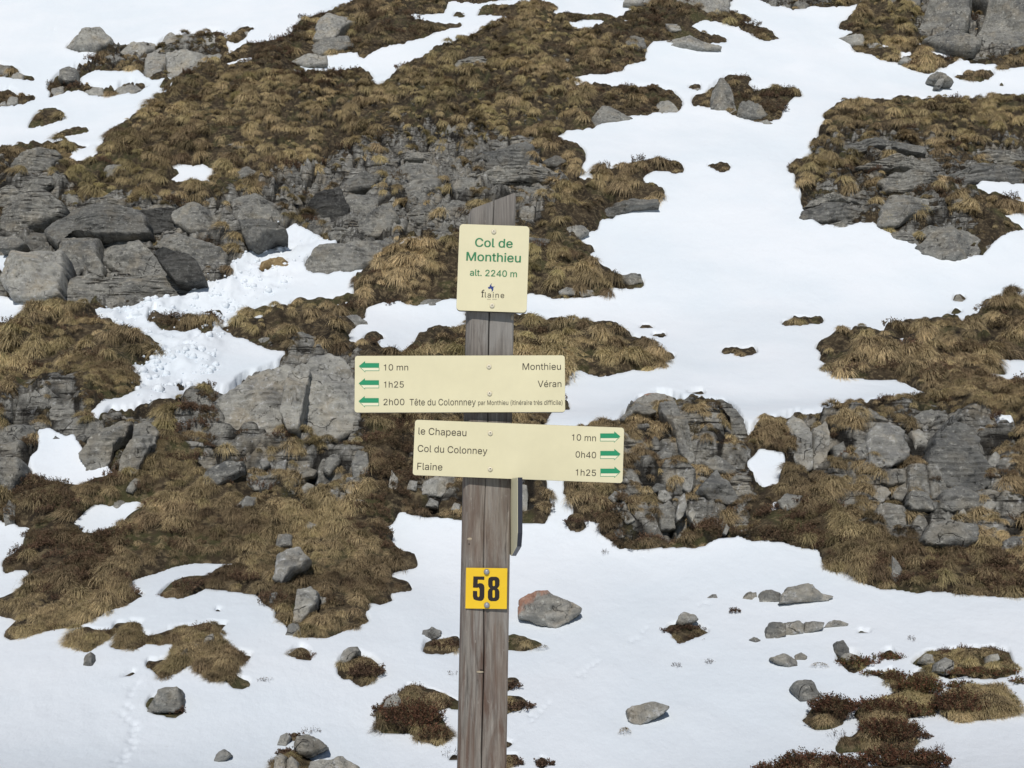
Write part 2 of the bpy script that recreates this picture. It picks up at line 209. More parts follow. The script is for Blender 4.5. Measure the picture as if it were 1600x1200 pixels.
# ---------------------------------------------------------------- bedrock outcrops: (label, [(outline, tone)])
# tones: g grey, l light grey, d dark grey, w black with the shade of hollows painted in, t tan, k layered grey
OUT = [
 ("broad grey cliff of big bulging slabs on the left, above the snow chute", """
k 0,350 5,330 20,310 45,303 65,305 85,315 105,330 95,345 70,355 50,362 40,372 0,375
g 0,370 30,372 40,380 25,388 0,390
k 125,322 145,310 170,315 205,318 212,327 160,330 135,328
w 217,330 260,325 300,335 305,362 280,368 228,362
d 75,365 80,350 107,340 120,330 160,328 215,330 225,345 228,362 190,367 150,372 107,370 95,390 82,375
g 268,332 290,324 330,330 345,350 350,374 325,368 295,362 275,350
w 240,393 258,388 300,400 318,432 305,440 275,440 258,420
d 36,395 42,375 55,365 75,365 85,385 70,395
g 159,400 175,388 200,373 215,385 235,400 255,415 272,430 270,438 210,438 180,430 165,420
g 247,387 255,370 275,365 300,372 330,385 352,400 354,417 340,422 318,427 300,415 270,400
g 97,385 105,370 130,375 152,376 155,400 162,420 158,430 130,425 105,440 92,430 96,405
l 3,435 12,410 25,400 60,397 95,395 97,410 92,440 90,458 50,465 20,462 8,448
k 92,460 110,440 140,428 165,438 200,437 260,441 300,443 310,455 280,472 250,485 195,491 140,495 115,485 95,472
d 42,470 60,462 85,462 102,475 108,490 75,494 55,485
g 362,315 380,308 400,310 415,315 440,322 440,345 420,352 400,355 385,340 370,335
d 375,345 395,342 430,350 445,358 425,362 400,385 385,380 378,360
d 350,345 365,340 372,352 365,365 352,360
k 15,268 25,255 60,240 90,237 92,245 80,265 50,280 25,285
k 30,298 55,280 80,275 80,288 55,303
g 162,268 180,258 197,265 190,275 168,277
k 0,300 18,292 35,300 20,320 0,325
k 352,228 372,222 398,228 385,236 355,236
g 365,270 385,262 400,268 395,280 370,280"""),
 ("jumble of layered grey blocks with hollows painted shade-black behind the post top", """
d 740,258 755,240 785,235 820,232 835,240 830,262 800,265 765,265
k 748,275 775,265 810,266 860,268 882,275 870,290 820,292 780,290
g 615,275 625,262 650,255 680,262 685,275 670,285 640,285 620,284
k 595,265 605,250 625,248 620,262 610,275
g 688,265 700,250 715,248 715,262 705,275 692,275
k 630,250 640,240 665,240 688,243 685,252 660,254
d 532,290 545,280 570,272 590,280 585,292 560,300 540,298
g 705,290 715,280 740,278 745,290 730,300 710,300
g 630,292 645,282 675,284 690,290 685,305 655,310 635,303
w 482,318 500,300 530,293 542,320 545,345 520,355 490,358 485,335
g 557,342 562,332 590,329 620,333 622,345 610,360 590,368 560,370
g 532,318 545,305 570,305 590,310 585,330 560,345 540,335
k 635,335 650,325 680,330 685,345 665,357 640,345
g 690,330 715,313 730,318 730,335 700,345
k 512,365 525,357 550,360 548,372 520,380
k 660,372 680,360 700,360 712,370 710,385 670,384
g 476,418 490,400 520,390 545,380 600,377 612,390 600,405 585,415 570,425 540,431 505,432 480,430
g 633,300 665,300 668,315 655,325 640,315
d 850,252 870,242 885,252 872,262 855,260
k 812,345 830,345 845,355 840,365 825,362
l 885,357 900,352 920,360 905,372 888,370
l 873,455 885,450 900,453 898,460 878,460
l 906,456 925,453 930,460 910,463
g 972,430 1000,428 1003,440 985,445 970,443
d 930,338 950,325 985,315 1025,312 1028,318 990,327 960,340 940,345
d 595,463 605,457 612,462 612,475 600,478 594,470
g 655,475 670,468 690,468 682,482 665,484
k 800,380 830,372 860,374 850,386 812,390
g 805,300 825,295 850,300 840,310 810,310"""),
 ("scattered flat grey stones showing through the golden grass of the upper hill", """
k 707,107 715,95 735,91 775,95 798,98 770,103 745,110 715,114
g 700,122 735,112 745,115 715,130
g 480,82 495,68 510,62 545,63 550,70 520,80 500,87
l 490,60 497,40 510,32 545,32 570,32 575,40 545,45 530,55 510,62
l 455,97 475,90 510,88 510,98 480,103
l 515,88 535,86 532,95 517,97
k 510,215 520,203 532,205 530,218
g 555,202 575,185 578,190 560,205
l 1040,37 1060,38 1065,47 1050,48
g 977,65 985,57 1005,60 1010,72 995,78 978,72
g 924,190 940,170 970,177 990,185 960,192 930,197
l 1022,180 1025,165 1045,162 1058,170 1062,178 1050,182
g 863,92 890,93 885,98 865,97
k 850,185 865,178 880,188 865,196
k 882,192 900,190 915,203 890,204
l 977,125 980,114 1000,118 1002,124 985,127
k 620,153 640,150 645,156 625,159
l 598,180 615,172 618,180 605,186
k 635,185 655,180 658,187 640,190
l 1020,66 1050,63 1100,68 1125,73 1090,77 1050,74
l 672,222 680,219 682,226 673,227
k 840,56 865,52 870,60 850,62"""),
 ("snow ringed limestone ledges with a split block at the upper left", """
l 226,112 230,85 250,77 258,85 262,100 252,120 236,126 226,120
l 262,118 262,95 275,80 290,82 300,96 325,92 345,86 347,97 310,112 285,122 264,125
l 190,82 205,68 225,66 245,70 240,78 215,90 200,90
l 253,70 256,60 270,57 280,60 280,70 258,71
l 281,68 283,58 310,55 345,56 345,69 310,71
g 152,86 155,76 165,76 172,86 160,90
g 92,122 95,108 107,104 120,108 118,122 104,126
l 78,148 85,138 100,137 98,147 88,151
l 133,146 145,136 160,138 162,149 145,150
l 181,150 185,136 205,132 222,140 205,149
g 165,90 180,86 195,92 180,97
l 370,58 380,48 395,50 398,57"""),
 ("grey ledge in the snow at the left edge below the top", "g -20,103 0,102 15,103 12,118 0,123 -20,124\nl 18,122 28,113 38,118 36,126 22,125\nl 10,165 15,153 27,152 27,162 18,166\nl 0,162 8,158 10,166 0,167"),
 ("stack of long curved grey slabs under grass at the right side", """
d 1307,243 1320,228 1350,222 1400,223 1440,230 1440,240 1395,238 1360,236 1325,244
k 1340,262 1370,252 1410,249 1465,254 1470,268 1440,271 1400,266 1360,264
d 1470,278 1500,268 1530,262 1570,268 1602,273 1602,292 1560,290 1510,288
k 1377,282 1400,272 1450,272 1470,282 1515,293 1510,302 1440,303 1385,299
k 1525,242 1555,236 1602,243 1602,262 1560,258 1530,250
k 1557,220 1590,216 1602,220 1602,228 1565,228
k 1255,325 1270,313 1300,310 1340,316 1352,325 1320,322 1280,321
d 1254,338 1258,328 1285,320 1320,322 1360,332 1373,340 1365,348 1320,351 1270,348 1258,344
k 1275,362 1285,351 1320,352 1350,354 1360,362 1315,369 1285,366
g 1373,353 1375,335 1385,318 1420,310 1460,315 1469,325 1440,335 1415,345 1400,354
g 1420,365 1450,360 1490,358 1480,366 1435,374
g 1436,385 1450,372 1480,364 1510,363 1528,375 1530,395 1515,406 1490,413 1465,407 1445,395
k 1392,365 1410,360 1425,368 1437,385 1449,403 1425,396 1400,384
g 1530,384 1545,378 1550,392 1537,400
k 1366,190 1380,188 1383,193 1368,195"""),
 ("massive smooth grey rock wall in the top right corner", """
g 1385,10 1400,-30 1445,-30 1437,8 1410,16 1390,12
g 1430,60 1445,35 1455,15 1462,-30 1512,-30 1515,30 1512,50 1495,56 1470,56 1450,62
g 1515,10 1520,-30 1625,-30 1625,68 1600,72 1580,79 1550,83 1530,80 1525,62 1535,45 1540,25
g 1445,62 1475,57 1520,54 1530,80 1520,86 1490,82 1465,72
l 1312,60 1335,55 1350,62 1350,74 1330,71
l 1355,70 1375,68 1380,76 1360,82
l 1405,95 1412,88 1425,92 1420,98"""),
 ("low band of pale rock along the top edge beside the snow gully", """
l 975,4 990,-20 1015,-20 1035,8 1030,13 1000,9
l 1060,12 1070,-30 1140,-30 1139,18 1100,21
g 1200,12 1205,-15 1218,0 1213,10 1212,16
l 1213,15 1222,8 1235,18 1220,18
g 1240,8 1255,2 1265,8 1256,18"""),
 ("tall pale grey rock face with a grassy cleft, left of the arrow signs", """
l 330,665 328,640 345,622 372,605 390,590 425,582 445,570 455,580 450,610 445,650 440,680 415,690 395,690 375,700 360,703 350,690 338,682
l 470,575 485,560 515,557 538,568 553,590 560,630 563,660 550,672 525,688 495,690 470,672 452,668 455,640 462,610
l 438,640 447,600 455,578 475,568 484,580 478,620 465,665 450,668
g 310,764 320,745 340,735 360,722 377,722 375,735 355,750 335,760 320,768
g 325,714 335,695 352,695 350,705 335,714
g 550,720 560,703 573,708 577,730 570,750 558,758 550,740
g 505,738 515,712 530,705 532,722 515,742
g 467,742 480,732 495,735 490,743 470,747
l 405,722 415,712 422,725 410,734
l 428,742 432,725 447,718 445,735 436,743
g 530,787 532,768 540,772 541,787
l 540,768 542,755 553,757 550,774
l 552,794 557,780 570,783 567,794
g 514,782 517,765 530,768 527,785
l 607,762 612,735 622,750 620,766
l 635,765 640,750 652,752 650,766
l 660,772 662,752 680,747 700,750 700,765 690,775
l 705,796 710,785 719,788 719,797
l 665,790 672,778 685,784 684,792
l 395,760 410,750 420,755 412,766 398,766
g 370,790 385,775 400,778 395,792 378,796
l 470,765 480,755 492,760 488,772 474,774
g 800,652 820,646 840,648 843,658 820,660"""),
 ("pair of leaning grey slabs split by a diagonal crack beside the small snow patch", """
g 125,708 155,675 185,660 203,660 198,685 178,705 170,725 160,736 135,738
g 210,662 235,660 246,678 243,700 225,720 215,742 197,757 187,745 187,720 207,695
g 175,800 180,780 195,785 190,805 178,812
g 197,767 210,748 220,748 215,760 205,770
g 106,700 112,685 130,678 136,684 122,702"""),
 ("dark stratified rocks along the left edge beside the tussock mound", """
g 0,670 15,667 50,668 58,680 45,700 20,712 0,710
g -20,716 0,715 30,718 35,740 20,765 5,782 -20,782
k 78,640 90,633 115,640 120,655 118,677 95,678 80,665
g 65,690 72,680 85,674 108,678 106,705 90,707 75,702
k 20,655 30,625 45,615 55,625 50,650 40,665
g 5,800 14,782 25,790 22,815 8,822
l 85,520 92,514 98,518 96,528 87,529
l 98,578 103,566 113,563 118,572 112,580"""),
 ("knobbly grey outcrop with a red lichen crest, right of the lower arrow sign", """
o 990,632 1012,619 1032,616 1050,620 1055,632 1035,640 1015,640 1000,640
g 1032,632 1055,630 1062,645 1070,665 1078,685 1083,705 1085,724 1075,722 1062,705 1055,680 1045,660 1035,645
g 970,654 992,634 1010,635 1025,643 1015,648 990,649 975,657
l 1000,662 1010,650 1028,652 1030,665 1020,678 1005,674
k 1122,634 1133,630 1150,642 1162,657 1167,680 1163,700 1150,708 1140,700 1143,675 1140,650 1130,644
l 1067,762 1070,747 1083,745 1083,760 1078,770
d 1085,772 1100,755 1120,735 1125,745 1140,755 1150,770 1152,782 1140,788 1115,784 1095,777
g 1100,722 1115,715 1140,727 1150,733 1148,740 1130,740 1110,732
l 1027,780 1030,768 1043,768 1050,778 1040,784
g 1030,815 1030,790 1045,783 1052,790 1055,808 1055,824 1035,827
l 1057,804 1062,778 1070,770 1073,790 1068,805 1060,812
l 1075,802 1082,793 1088,805 1082,814
g 970,807 985,802 992,812 980,819
g 950,778 960,768 970,775 960,787
d 1020,762 1025,755 1040,757 1040,766 1022,769
g 1130,832 1135,818 1140,825 1135,835
l 816,800 815,757 823,758 825,775 823,800
g 978,700 985,690 992,697 990,708 980,710
l 905,668 915,660 925,668 918,676
g 1025,710 1040,700 1052,708 1045,722 1030,722"""),
 ("wide broken grey crag with many blocks at the right edge, above the lower snow", """
l 1228,660 1240,650 1255,660 1265,670 1268,700 1270,733 1250,732 1240,712 1243,690 1235,675
l 1270,672 1290,660 1296,680 1293,700 1292,730 1272,732 1270,700
g 1330,670 1345,655 1360,650 1355,665 1340,673
l 1355,692 1358,675 1370,662 1400,665 1412,675 1412,690 1422,700 1420,712 1405,722 1385,729 1370,731 1360,720 1356,705
g 1329,714 1340,700 1355,690 1358,705 1355,718 1335,720
g 1345,727 1355,718 1365,730 1360,737 1350,734
l 1425,675 1435,670 1442,675 1449,692 1450,712 1440,717 1430,700
d 1455,705 1460,685 1470,670 1490,655 1500,660 1520,675 1530,690 1525,700 1535,715 1555,735 1560,750 1545,760 1530,772 1510,770 1480,757 1470,747 1458,732 1450,720
g 1415,662 1430,650 1455,640 1463,648 1488,656 1480,668 1440,670
d 1367,745 1375,735 1395,733 1385,748 1372,750
g 1375,752 1395,735 1415,735 1415,752 1395,758
l 1363,784 1370,765 1385,762 1392,770 1380,784
g 1395,777 1400,762 1415,760 1418,772 1410,782
g 1420,785 1425,762 1445,770 1455,780 1465,790 1460,797 1430,794
g 1468,794 1475,770 1490,762 1510,765 1530,775 1535,790 1520,799 1490,798
g 1370,805 1375,787 1395,795 1415,805 1415,825 1410,840 1395,834 1385,822
g 1422,828 1432,807 1445,808 1450,820 1440,834
g 1445,842 1455,820 1480,813 1505,817 1527,820 1527,845 1505,853 1480,851 1455,847
g 1472,806 1485,798 1490,808 1480,814
l 1493,808 1505,796 1512,808 1500,816
l 1535,790 1550,780 1557,793 1545,800
l 1560,768 1565,755 1575,750 1585,758 1580,772 1567,776
g 1565,858 1570,845 1585,840 1602,838 1602,860 1580,867
l 1543,722 1555,705 1562,715 1558,730 1548,734
g 1540,680 1555,668 1562,672 1558,685 1546,690
g 1290,750 1308,742 1312,752 1298,758
g 1300,700 1318,690 1322,705 1310,715
g 1215,785 1230,772 1252,775 1250,790 1228,798
g 1395,870 1405,880 1410,892 1400,912 1392,905"""),
 ("grey stones half buried in dry grass below the long thin snow tongue", """
g 447,548 450,533 470,523 490,526 502,532 503,542 480,552
g 398,548 405,530 425,532 430,545 412,554
l 517,503 530,495 555,495 575,508 565,514 545,507
d 550,520 560,515 570,518 562,526"""),
 ("rounded grey stones set in the grass at the foot of the left bank", """
l 427,905 433,870 450,860 470,860 482,872 470,887 455,892 440,910
g 430,858 435,835 455,835 455,852
l 457,972 462,940 465,922 485,917 495,925 492,945 480,962 468,974
g 495,947 500,932 515,935 512,947
g 447,993 450,978 465,975 472,994
g 420,942 422,928 432,925 430,942
l 470,830 480,815 495,820 490,835
g 496,917 505,912 512,920 503,928"""),
 ("three small upright stones in the grass patch beside the single dark boulder", "g 130,1041 135,1022 141,1019 145,1030 143,1040\ng 278,1036 282,1020 291,1013 294,1022 288,1034\ng 296,1022 300,1008 308,1006 308,1018 302,1025\nl 318,1006 322,995 332,990 333,1000 326,1010"),
]
# loose boulders that stand in the snow: (name, category, label, group, [(outline, tone)])
LOOSE = [
 ("domed pale boulder alone on the snow at the upper left", "l 104,76 117,60 140,49 160,52 178,61 165,69 150,80 120,82 110,77"),
 ("rounded grey boulder ringed by dark turf in the lower left snow", "g 228,1114 238,1096 247,1080 258,1074 278,1076 283,1092 282,1108 270,1112 250,1114 235,1115"),
 ("small pale stone alone near the bottom left of the snow", "l 334,1189 338,1178 350,1170 361,1179 353,1187 340,1191"),
 ("long grey boulder with an orange lichen end, right of the yellow plate", "o 808,950 812,935 822,928 835,927 855,935 875,938 890,941 905,945 910,952 895,967 880,975 868,981 850,978 838,974 820,965 812,962"),
 ("small flat grey boulder, leftmost of the row beyond the lichen boulder", "l 1090,942 1105,935 1120,928 1132,930 1133,942"),
 ("low grey boulder with turf edges in the row right of the flat one", "l 1155,942 1165,928 1182,925 1184,942"),
 ("middle grey boulder of the row, pressed against the longest one", "g 1185,942 1188,926 1205,922 1220,926 1219,941"),
 ("longest grey boulder of the row with a grass cap trailing right", "l 1219,941 1222,927 1230,918 1247,918 1265,922 1285,928 1302,932 1296,939 1250,940"),
 ("first boulder of the lower stone line, broad end in the snow", "g 1197,999 1198,978 1208,972 1228,973 1228,992 1212,999"),
 ("second boulder of the lower stone line, pale and upright", "l 1225,992 1226,973 1245,970 1256,974 1256,989 1238,993"),
 ("third boulder of the lower stone line, block shaped", "l 1257,990 1258,972 1275,970 1288,973 1286,982 1270,988"),
 ("thin last boulder of the lower stone line before the dry grass", "l 1288,980 1295,971 1312,969 1326,974 1324,978 1300,980"),
 ("leaning grey stone in front of the lower stone line", "l 1206,1027 1220,1022 1235,1026 1245,1032 1246,1041 1232,1043 1215,1036"),
 ("little round grey stone touching the leaning one", "l 1242,1031 1243,1023 1252,1019 1262,1026 1258,1032"),
 ("dark split stone inside the leftmost of the rusty shrubs near the stone line", "d 1304,1020 1306,1002 1318,1000 1326,1012 1328,1024 1315,1026"),
 ("pale flat stone at the foot of that rusty shrub", "l 1314,1026 1320,1021 1335,1024 1341,1031 1325,1034"),
 ("big grey stone poking out left of the brown shrub in the lower right", "g 1238,1071 1245,1063 1268,1063 1273,1075 1285,1086 1275,1095 1250,1096 1245,1086"),
 ("left pale stone under the long grassy bank at the lower right", "l 1438,1033 1445,1022 1457,1022 1461,1036 1450,1038"),
 ("middle pale stone under the long grassy bank at the lower right", "l 1462,1048 1464,1035 1478,1027 1490,1034 1491,1050 1480,1054"),
 ("right pale stone on the long grassy bank at the lower right", "l 1540,1036 1545,1023 1560,1021 1562,1030 1552,1038"),
 ("wedge shaped pale stone with a turf scrap on its left, alone in the lower snow", "l 982,1124 980,1108 990,1101 1005,1102 1020,1099 1046,1103 1040,1113 1025,1122 1000,1133 990,1130"),
 ("tiny grey stone in the snow left of the lower stone line", "g 1171,999 1178,995 1189,1000 1181,1005"),
 ("grey stone under a turf lip just left of the post", "l 656,996 661,985 675,981 688,985 690,992 680,998 662,999"),
 ("grey stone leaning on a round turf clump left of the post", "l 529,1036 535,1018 545,1011 560,1010 562,1016 550,1030 540,1039"),
 ("pale stone in front of the big brown shrub left of the post", "l 598,1112 604,1096 612,1086 622,1086 627,1095 624,1111 610,1112"),
 ("broad grey boulder at the bottom edge with turf on its left", "g 458,1168 465,1150 480,1147 500,1155 511,1166 500,1174 480,1184 468,1180"),
 ("upper left stone of the bottom edge cluster", "l 433,1164 438,1149 450,1145 454,1152 447,1166"),
 ("narrow pale stone at the bottom edge, leftmost", "l 427,1210 429,1182 437,1175 446,1182 446,1210"),
 ("rounded pale stone at the bottom edge, next to the narrow one", "l 447,1210 448,1187 455,1182 464,1190 468,1210"),
 ("long low boulder under brown turf at the bottom edge", "l 482,1212 484,1190 500,1186 520,1188 535,1184 548,1190 558,1196 562,1212"),
 ("triangular lone grey stone on the snow above the right grass slope", "g 1485,476 1492,466 1502,464 1513,473 1510,477 1487,478"),
 ("pale stone between two dark turf scraps in the wide snowfield", "l 1243,520 1247,509 1258,507 1268,512 1262,519"),
 ("brown streaked flat stone in the snow above the red crest", "d 1069,622 1085,615 1098,613 1102,620 1090,625 1073,625"),
 ("ribbed boulder in the upper snow gully", "g 1109,178 1110,160 1118,148 1128,135 1142,142 1148,160 1152,176 1140,180 1120,180"),
 ("low second rock behind the ribbed boulder in the gully", "g 1152,182 1155,168 1170,160 1185,166 1200,178 1190,186 1170,188"),
 ("flat light slab at the foot of the gully rocks", "l 1176,198 1185,191 1205,193 1220,197 1204,201"),
 ("small flat rock just left of the ribbed boulder", "l 1080,144 1084,138 1096,138 1096,145 1086,147"),
 ("long thin dark stone on the snow below the top right grass", "g 1450,123 1452,117 1462,116 1480,122 1491,128 1475,130"),
 ("rounded stone under the long thin dark one", "l 1460,133 1464,127 1475,129 1470,135"),
 ("small boulder with turf on top in the right snow, above the stone row", "l 1056,975 1062,962 1072,957 1086,960 1091,968 1078,975 1066,978"),
 ("dark oval stone at the tip of the bilberry patch in mid snow", "l 1160,562 1163,556 1175,554 1182,558 1172,563"),
 ("tan rock poking through the rough snow chute", "t 403,425 407,412 422,404 440,402 450,410 453,417 440,418 425,418 410,426"),
 ("low stone against the right grass slope edge, upper one", "g 1532,483 1540,472 1560,468 1592,468 1594,476 1575,480 1555,479"),
 ("low stone against the right grass slope edge, lower one", "g 1530,499 1540,488 1562,482 1572,486 1560,493 1545,498"),
 ("cream stone on the dark grass near the right edge", "l 1509,912 1512,904 1520,902 1524,908 1516,913"),
]

# ---------------------------------------------------------------- materials
class NT:
    def __init__(s, name):
        s.m = bpy.data.materials.new(name); s.m.use_nodes = True; s.t = s.m.node_tree; s.t.nodes.clear()
        s.out = s.n('ShaderNodeOutputMaterial'); s.b = s.n('ShaderNodeBsdfPrincipled'); s.l(s.b.outputs[0], s.out.inputs[0])
        s.b.inputs['Roughness'].default_value = 0.85; s.b.inputs['Specular IOR Level'].default_value = 0.25
    def n(s, k, **kw):
        x = s.t.nodes.new(k)
        for a, v in kw.items(): setattr(x, a, v)
        return x
    def l(s, a, b): s.t.links.new(a, b)
    def inp(s, x, v):
        if hasattr(v, 'is_output') or hasattr(v, 'links'): s.l(v, x)
        else: x.default_value = v
    def pos(s): return s.n('ShaderNodeNewGeometry').outputs['Position']
    def scale(s, vec, sc):
        m = s.n('ShaderNodeMapping'); s.l(vec, m.inputs[0]); m.inputs['Scale'].default_value = sc; return m.outputs[0]
    def noise(s, vec, sc, det=4, rough=0.55, dist=0.0):
        x = s.n('ShaderNodeTexNoise'); s.l(vec, x.inputs['Vector']); x.inputs['Scale'].default_value = sc
        x.inputs['Detail'].default_value = det; x.inputs['Roughness'].default_value = rough; x.inputs['Distortion'].default_value = dist
        return x.outputs[0]
    def ramp(s, f, stops, interp='LINEAR'):
        x = s.n('ShaderNodeValToRGB'); s.l(f, x.inputs[0]); cr = x.color_ramp; cr.interpolation = interp
        while len(cr.elements) < len(stops): cr.elements.new(0.5)
        for e, (p, c) in zip(cr.elements, stops): e.position = p; e.color = (c, c, c, 1) if not hasattr(c, '__len__') else (*c, 1)
        return x.outputs[0]
    def mix(s, f, a, b, mode='MIX'):
        x = s.n('ShaderNodeMix', data_type='RGBA', blend_type=mode)
        s.inp(x.inputs[0], f)
        for i, v in ((6, a), (7, b)):
            if hasattr(v, 'links'): s.l(v, x.inputs[i])
            else: x.inputs[i].default_value = (*v, 1)
        return x.outputs[2]
    def math(s, op, a, b=0.0):
        x = s.n('ShaderNodeMath', operation=op); s.inp(x.inputs[0], a); s.inp(x.inputs[1], b); return x.outputs[0]
    def attr(s, name, typ='GEOMETRY'):
        x = s.n('ShaderNodeAttribute', attribute_name=name, attribute_type=typ); return x.outputs['Fac']
    def attrc(s, name, typ='GEOMETRY'):
        x = s.n('ShaderNodeAttribute', attribute_name=name, attribute_type=typ); return x.outputs['Color']
    def bump(s, h, strength, dist):
        x = s.n('ShaderNodeBump'); s.l(h, x.inputs['Height']); x.inputs['Strength'].default_value = strength; x.inputs['Distance'].default_value = dist
        s.l(x.outputs[0], s.b.inputs['Normal'])
    def col(s, c): s.inp(s.b.inputs['Base Color'], c if hasattr(c, 'links') else (*c, 1)); return s.m

def rock_nodes(s, lo, hi, strata=0.5, warm=0.3, moss=0.25):
    p = s.pos()
    n1 = s.noise(p, 1.3, 5, 0.6); n2 = s.noise(p, 7.0, 6, 0.65); n3 = s.noise(p, 40.0, 4, 0.7)
    st = s.noise(s.scale(p, (0.9, 1.4, 11.0)), 1.6, 5, 0.6, 0.35)
    v = s.math('ADD', s.math('MULTIPLY', n1, 0.45), s.math('MULTIPLY', n2, 0.4)); v = s.math('ADD', v, s.math('MULTIPLY', n3, 0.25))
    c = s.mix(s.ramp(v, [(0.42, 0), (0.66, 1)]), lo, hi)
    wm = s.ramp(s.noise(p, 2.1, 3, 0.6), [(0.5, 0), (0.68, 1)])
    c = s.mix(s.math('MULTIPLY', wm, warm), c, tuple(a*b for a, b in zip(hi, (1.05, .9, .70))))
    c = s.mix(s.math('MULTIPLY', s.ramp(st, [(0.38, 1), (0.47, 0)]), strata), c, (0.022, 0.02, 0.017))
    crack = s.n('ShaderNodeTexVoronoi', feature='DISTANCE_TO_EDGE'); crack.inputs['Scale'].default_value = 1.4
    warp = s.n('ShaderNodeVectorMath', operation='ADD'); nz = s.n('ShaderNodeTexNoise'); s.l(p, nz.inputs[0]); nz.inputs['Scale'].default_value = 2.5; nz.inputs['Detail'].default_value = 3
    sc = s.n('ShaderNodeVectorMath', operation='SCALE'); s.l(nz.outputs[1], sc.inputs[0]); sc.inputs['Scale'].default_value = 0.7
    s.l(p, warp.inputs[0]); s.l(sc.outputs[0], warp.inputs[1]); s.l(warp.outputs[0], crack.inputs['Vector'])
    ck = s.ramp(crack.outputs[0], [(0.0, 1), (0.014, 0)])
    gate = s.ramp(s.noise(p, 1.7, 4, .7), [(0.5, 0), (0.56, 1)])
    ck = s.math('MULTIPLY', ck, gate)
    c = s.mix(s.math('MULTIPLY', ck, 0.8), c, (0.02, 0.018, 0.016))
    spots = s.ramp(s.noise(p, 14.0, 5, 0.7), [(0.57, 0), (0.66, 1)])
    c = s.mix(s.math('MULTIPLY', spots, 0.65), c, tuple(min(.6, x*1.6) for x in hi))
    blk = s.ramp(s.noise(p, 8.0, 7, 0.8), [(0.56, 0), (0.64, 1)])
    c = s.mix(s.math('MULTIPLY', blk, 0.7), c, (0.035, 0.033, 0.03))
    if moss: 
        mo = s.ramp(s.noise(p, 5.0, 5, 0.7), [(0.58, 0), (0.66, 1)])
        c = s.mix(s.math('MULTIPLY', mo, moss), c, (0.07, 0.055, 0.025))
    hgt = s.math('ADD', s.math('MULTIPLY', st, .15+strata*1.4), s.math('MULTIPLY', n2, 1.1)); hgt = s.math('ADD', hgt, s.math('MULTIPLY', n3, 0.55))
    hgt = s.math('SUBTRACT', hgt, s.math('MULTIPLY', ck, 0.6))
    return c, hgt
ROCK = {}
for key, lo, hi, st, wm in (('g', (.13, .131, .128), (.34, .33, .295), .28, .35), ('l', (.20, .198, .19), (.46, .445, .395), .12, .4), ('d', (.09, .092, .092), (.24, .235, .215), .35, .3),
                            ('w', (.012, .012, .012), (.12, .118, .11), .7, .1), ('t', (.22, .15, .07), (.42, .31, .17), .2, .3), ('k', (.12, .12, .115), (.35, .338, .30), .95, .35), ('o', (.20, .195, .175), (.40, .38, .34), .15, .3)):
    s = NT('rock_'+{'g': 'grey', 'l': 'pale', 'd': 'dark', 'w': 'shade_black', 't': 'tan', 'k': 'layered', 'o': 'lichen'}[key])  # w carries the painted shade of hollows, with dark streaks
    c, h = rock_nodes(s, lo, hi, st, wm, 0.0 if key in 'wo' else 0.35)
    if key == 'o':
        tc = s.n('ShaderNodeTexCoord').outputs['Generated']; sep = s.n('ShaderNodeSeparateXYZ'); s.l(tc, sep.inputs[0])
        a = s.math('SUBTRACT', sep.outputs[2], s.math('MULTIPLY', sep.outputs[0], 0.9))
        a = s.math('ADD', a, s.math('MULTIPLY', s.noise(s.pos(), 9.0, 4), 0.7))
        c = s.mix(s.ramp(a, [(0.88, 0), (1.06, .65)]), c, (0.44, 0.19, 0.11))
    s.bump(h, 0.9, 0.05); s.b.inputs['Roughness'].default_value = 0.5 if key == 'w' else 0.9
    ROCK[key] = s.col(c)

s = NT('hillside_soil')                       # dark soil and moss, with bare rock where it breaks through
p = s.pos()
n = s.noise(p, 3.0, 5, 0.65)
soil = s.mix(s.ramp(n, [(0.35, 0), (0.65, 1)]), (0.018, 0.013, 0.008), (0.085, 0.062, 0.036))
soil = s.mix(s.ramp(s.noise(p, 1.3, 4, .6), [(0.52, 0), (0.62, 1)]), soil, (0.07, 0.066, 0.028))
soil = s.mix(s.ramp(s.noise(p, 11., 4, .7), [(0.5, 0), (0.62, .8)]), soil, (0.20, 0.155, 0.09))
rc, rh = rock_nodes(s, (.11, .108, .10), (.43, .415, .37), .95, .4, .4)
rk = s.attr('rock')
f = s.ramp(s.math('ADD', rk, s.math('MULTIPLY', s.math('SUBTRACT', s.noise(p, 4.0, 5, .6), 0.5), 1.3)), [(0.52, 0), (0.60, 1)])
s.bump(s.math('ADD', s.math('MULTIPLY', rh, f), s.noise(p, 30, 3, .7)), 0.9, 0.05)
M_SOIL = s.col(s.mix(s.math('MULTIPLY', s.attr('crev_shade'), .92), s.mix(f, soil, rc), (.012, .010, .008)))  # near-black shade painted into crevices and under ledges

s = NT('snow'); p = s.pos()
n1 = s.noise(p, 0.35, 3); 
c = s.mix(s.ramp(n1, [(0.4, 0), (0.65, 1)]), (0.78, 0.835, 0.885), (0.84, 0.875, 0.915))
dirt = s.ramp(s.noise(p, 6.0, 6, 0.75), [(0.62, 0), (0.80, .4)])
c = s.mix(dirt, c, (0.60, 0.60, 0.60))
s.bump(s.math('ADD', s.math('MULTIPLY', s.noise(s.scale(p, (1, .5, 1)), 2.2, 6, .62), 1.3), s.math('MULTIPLY', s.noise(p, 45, 3, .6), 0.06)), 0.55, 0.05)
s.b.inputs['Roughness'].default_value = 0.75; s.b.inputs['Specular IOR Level'].default_value = 0.1
M_SNOW = s.col(c)

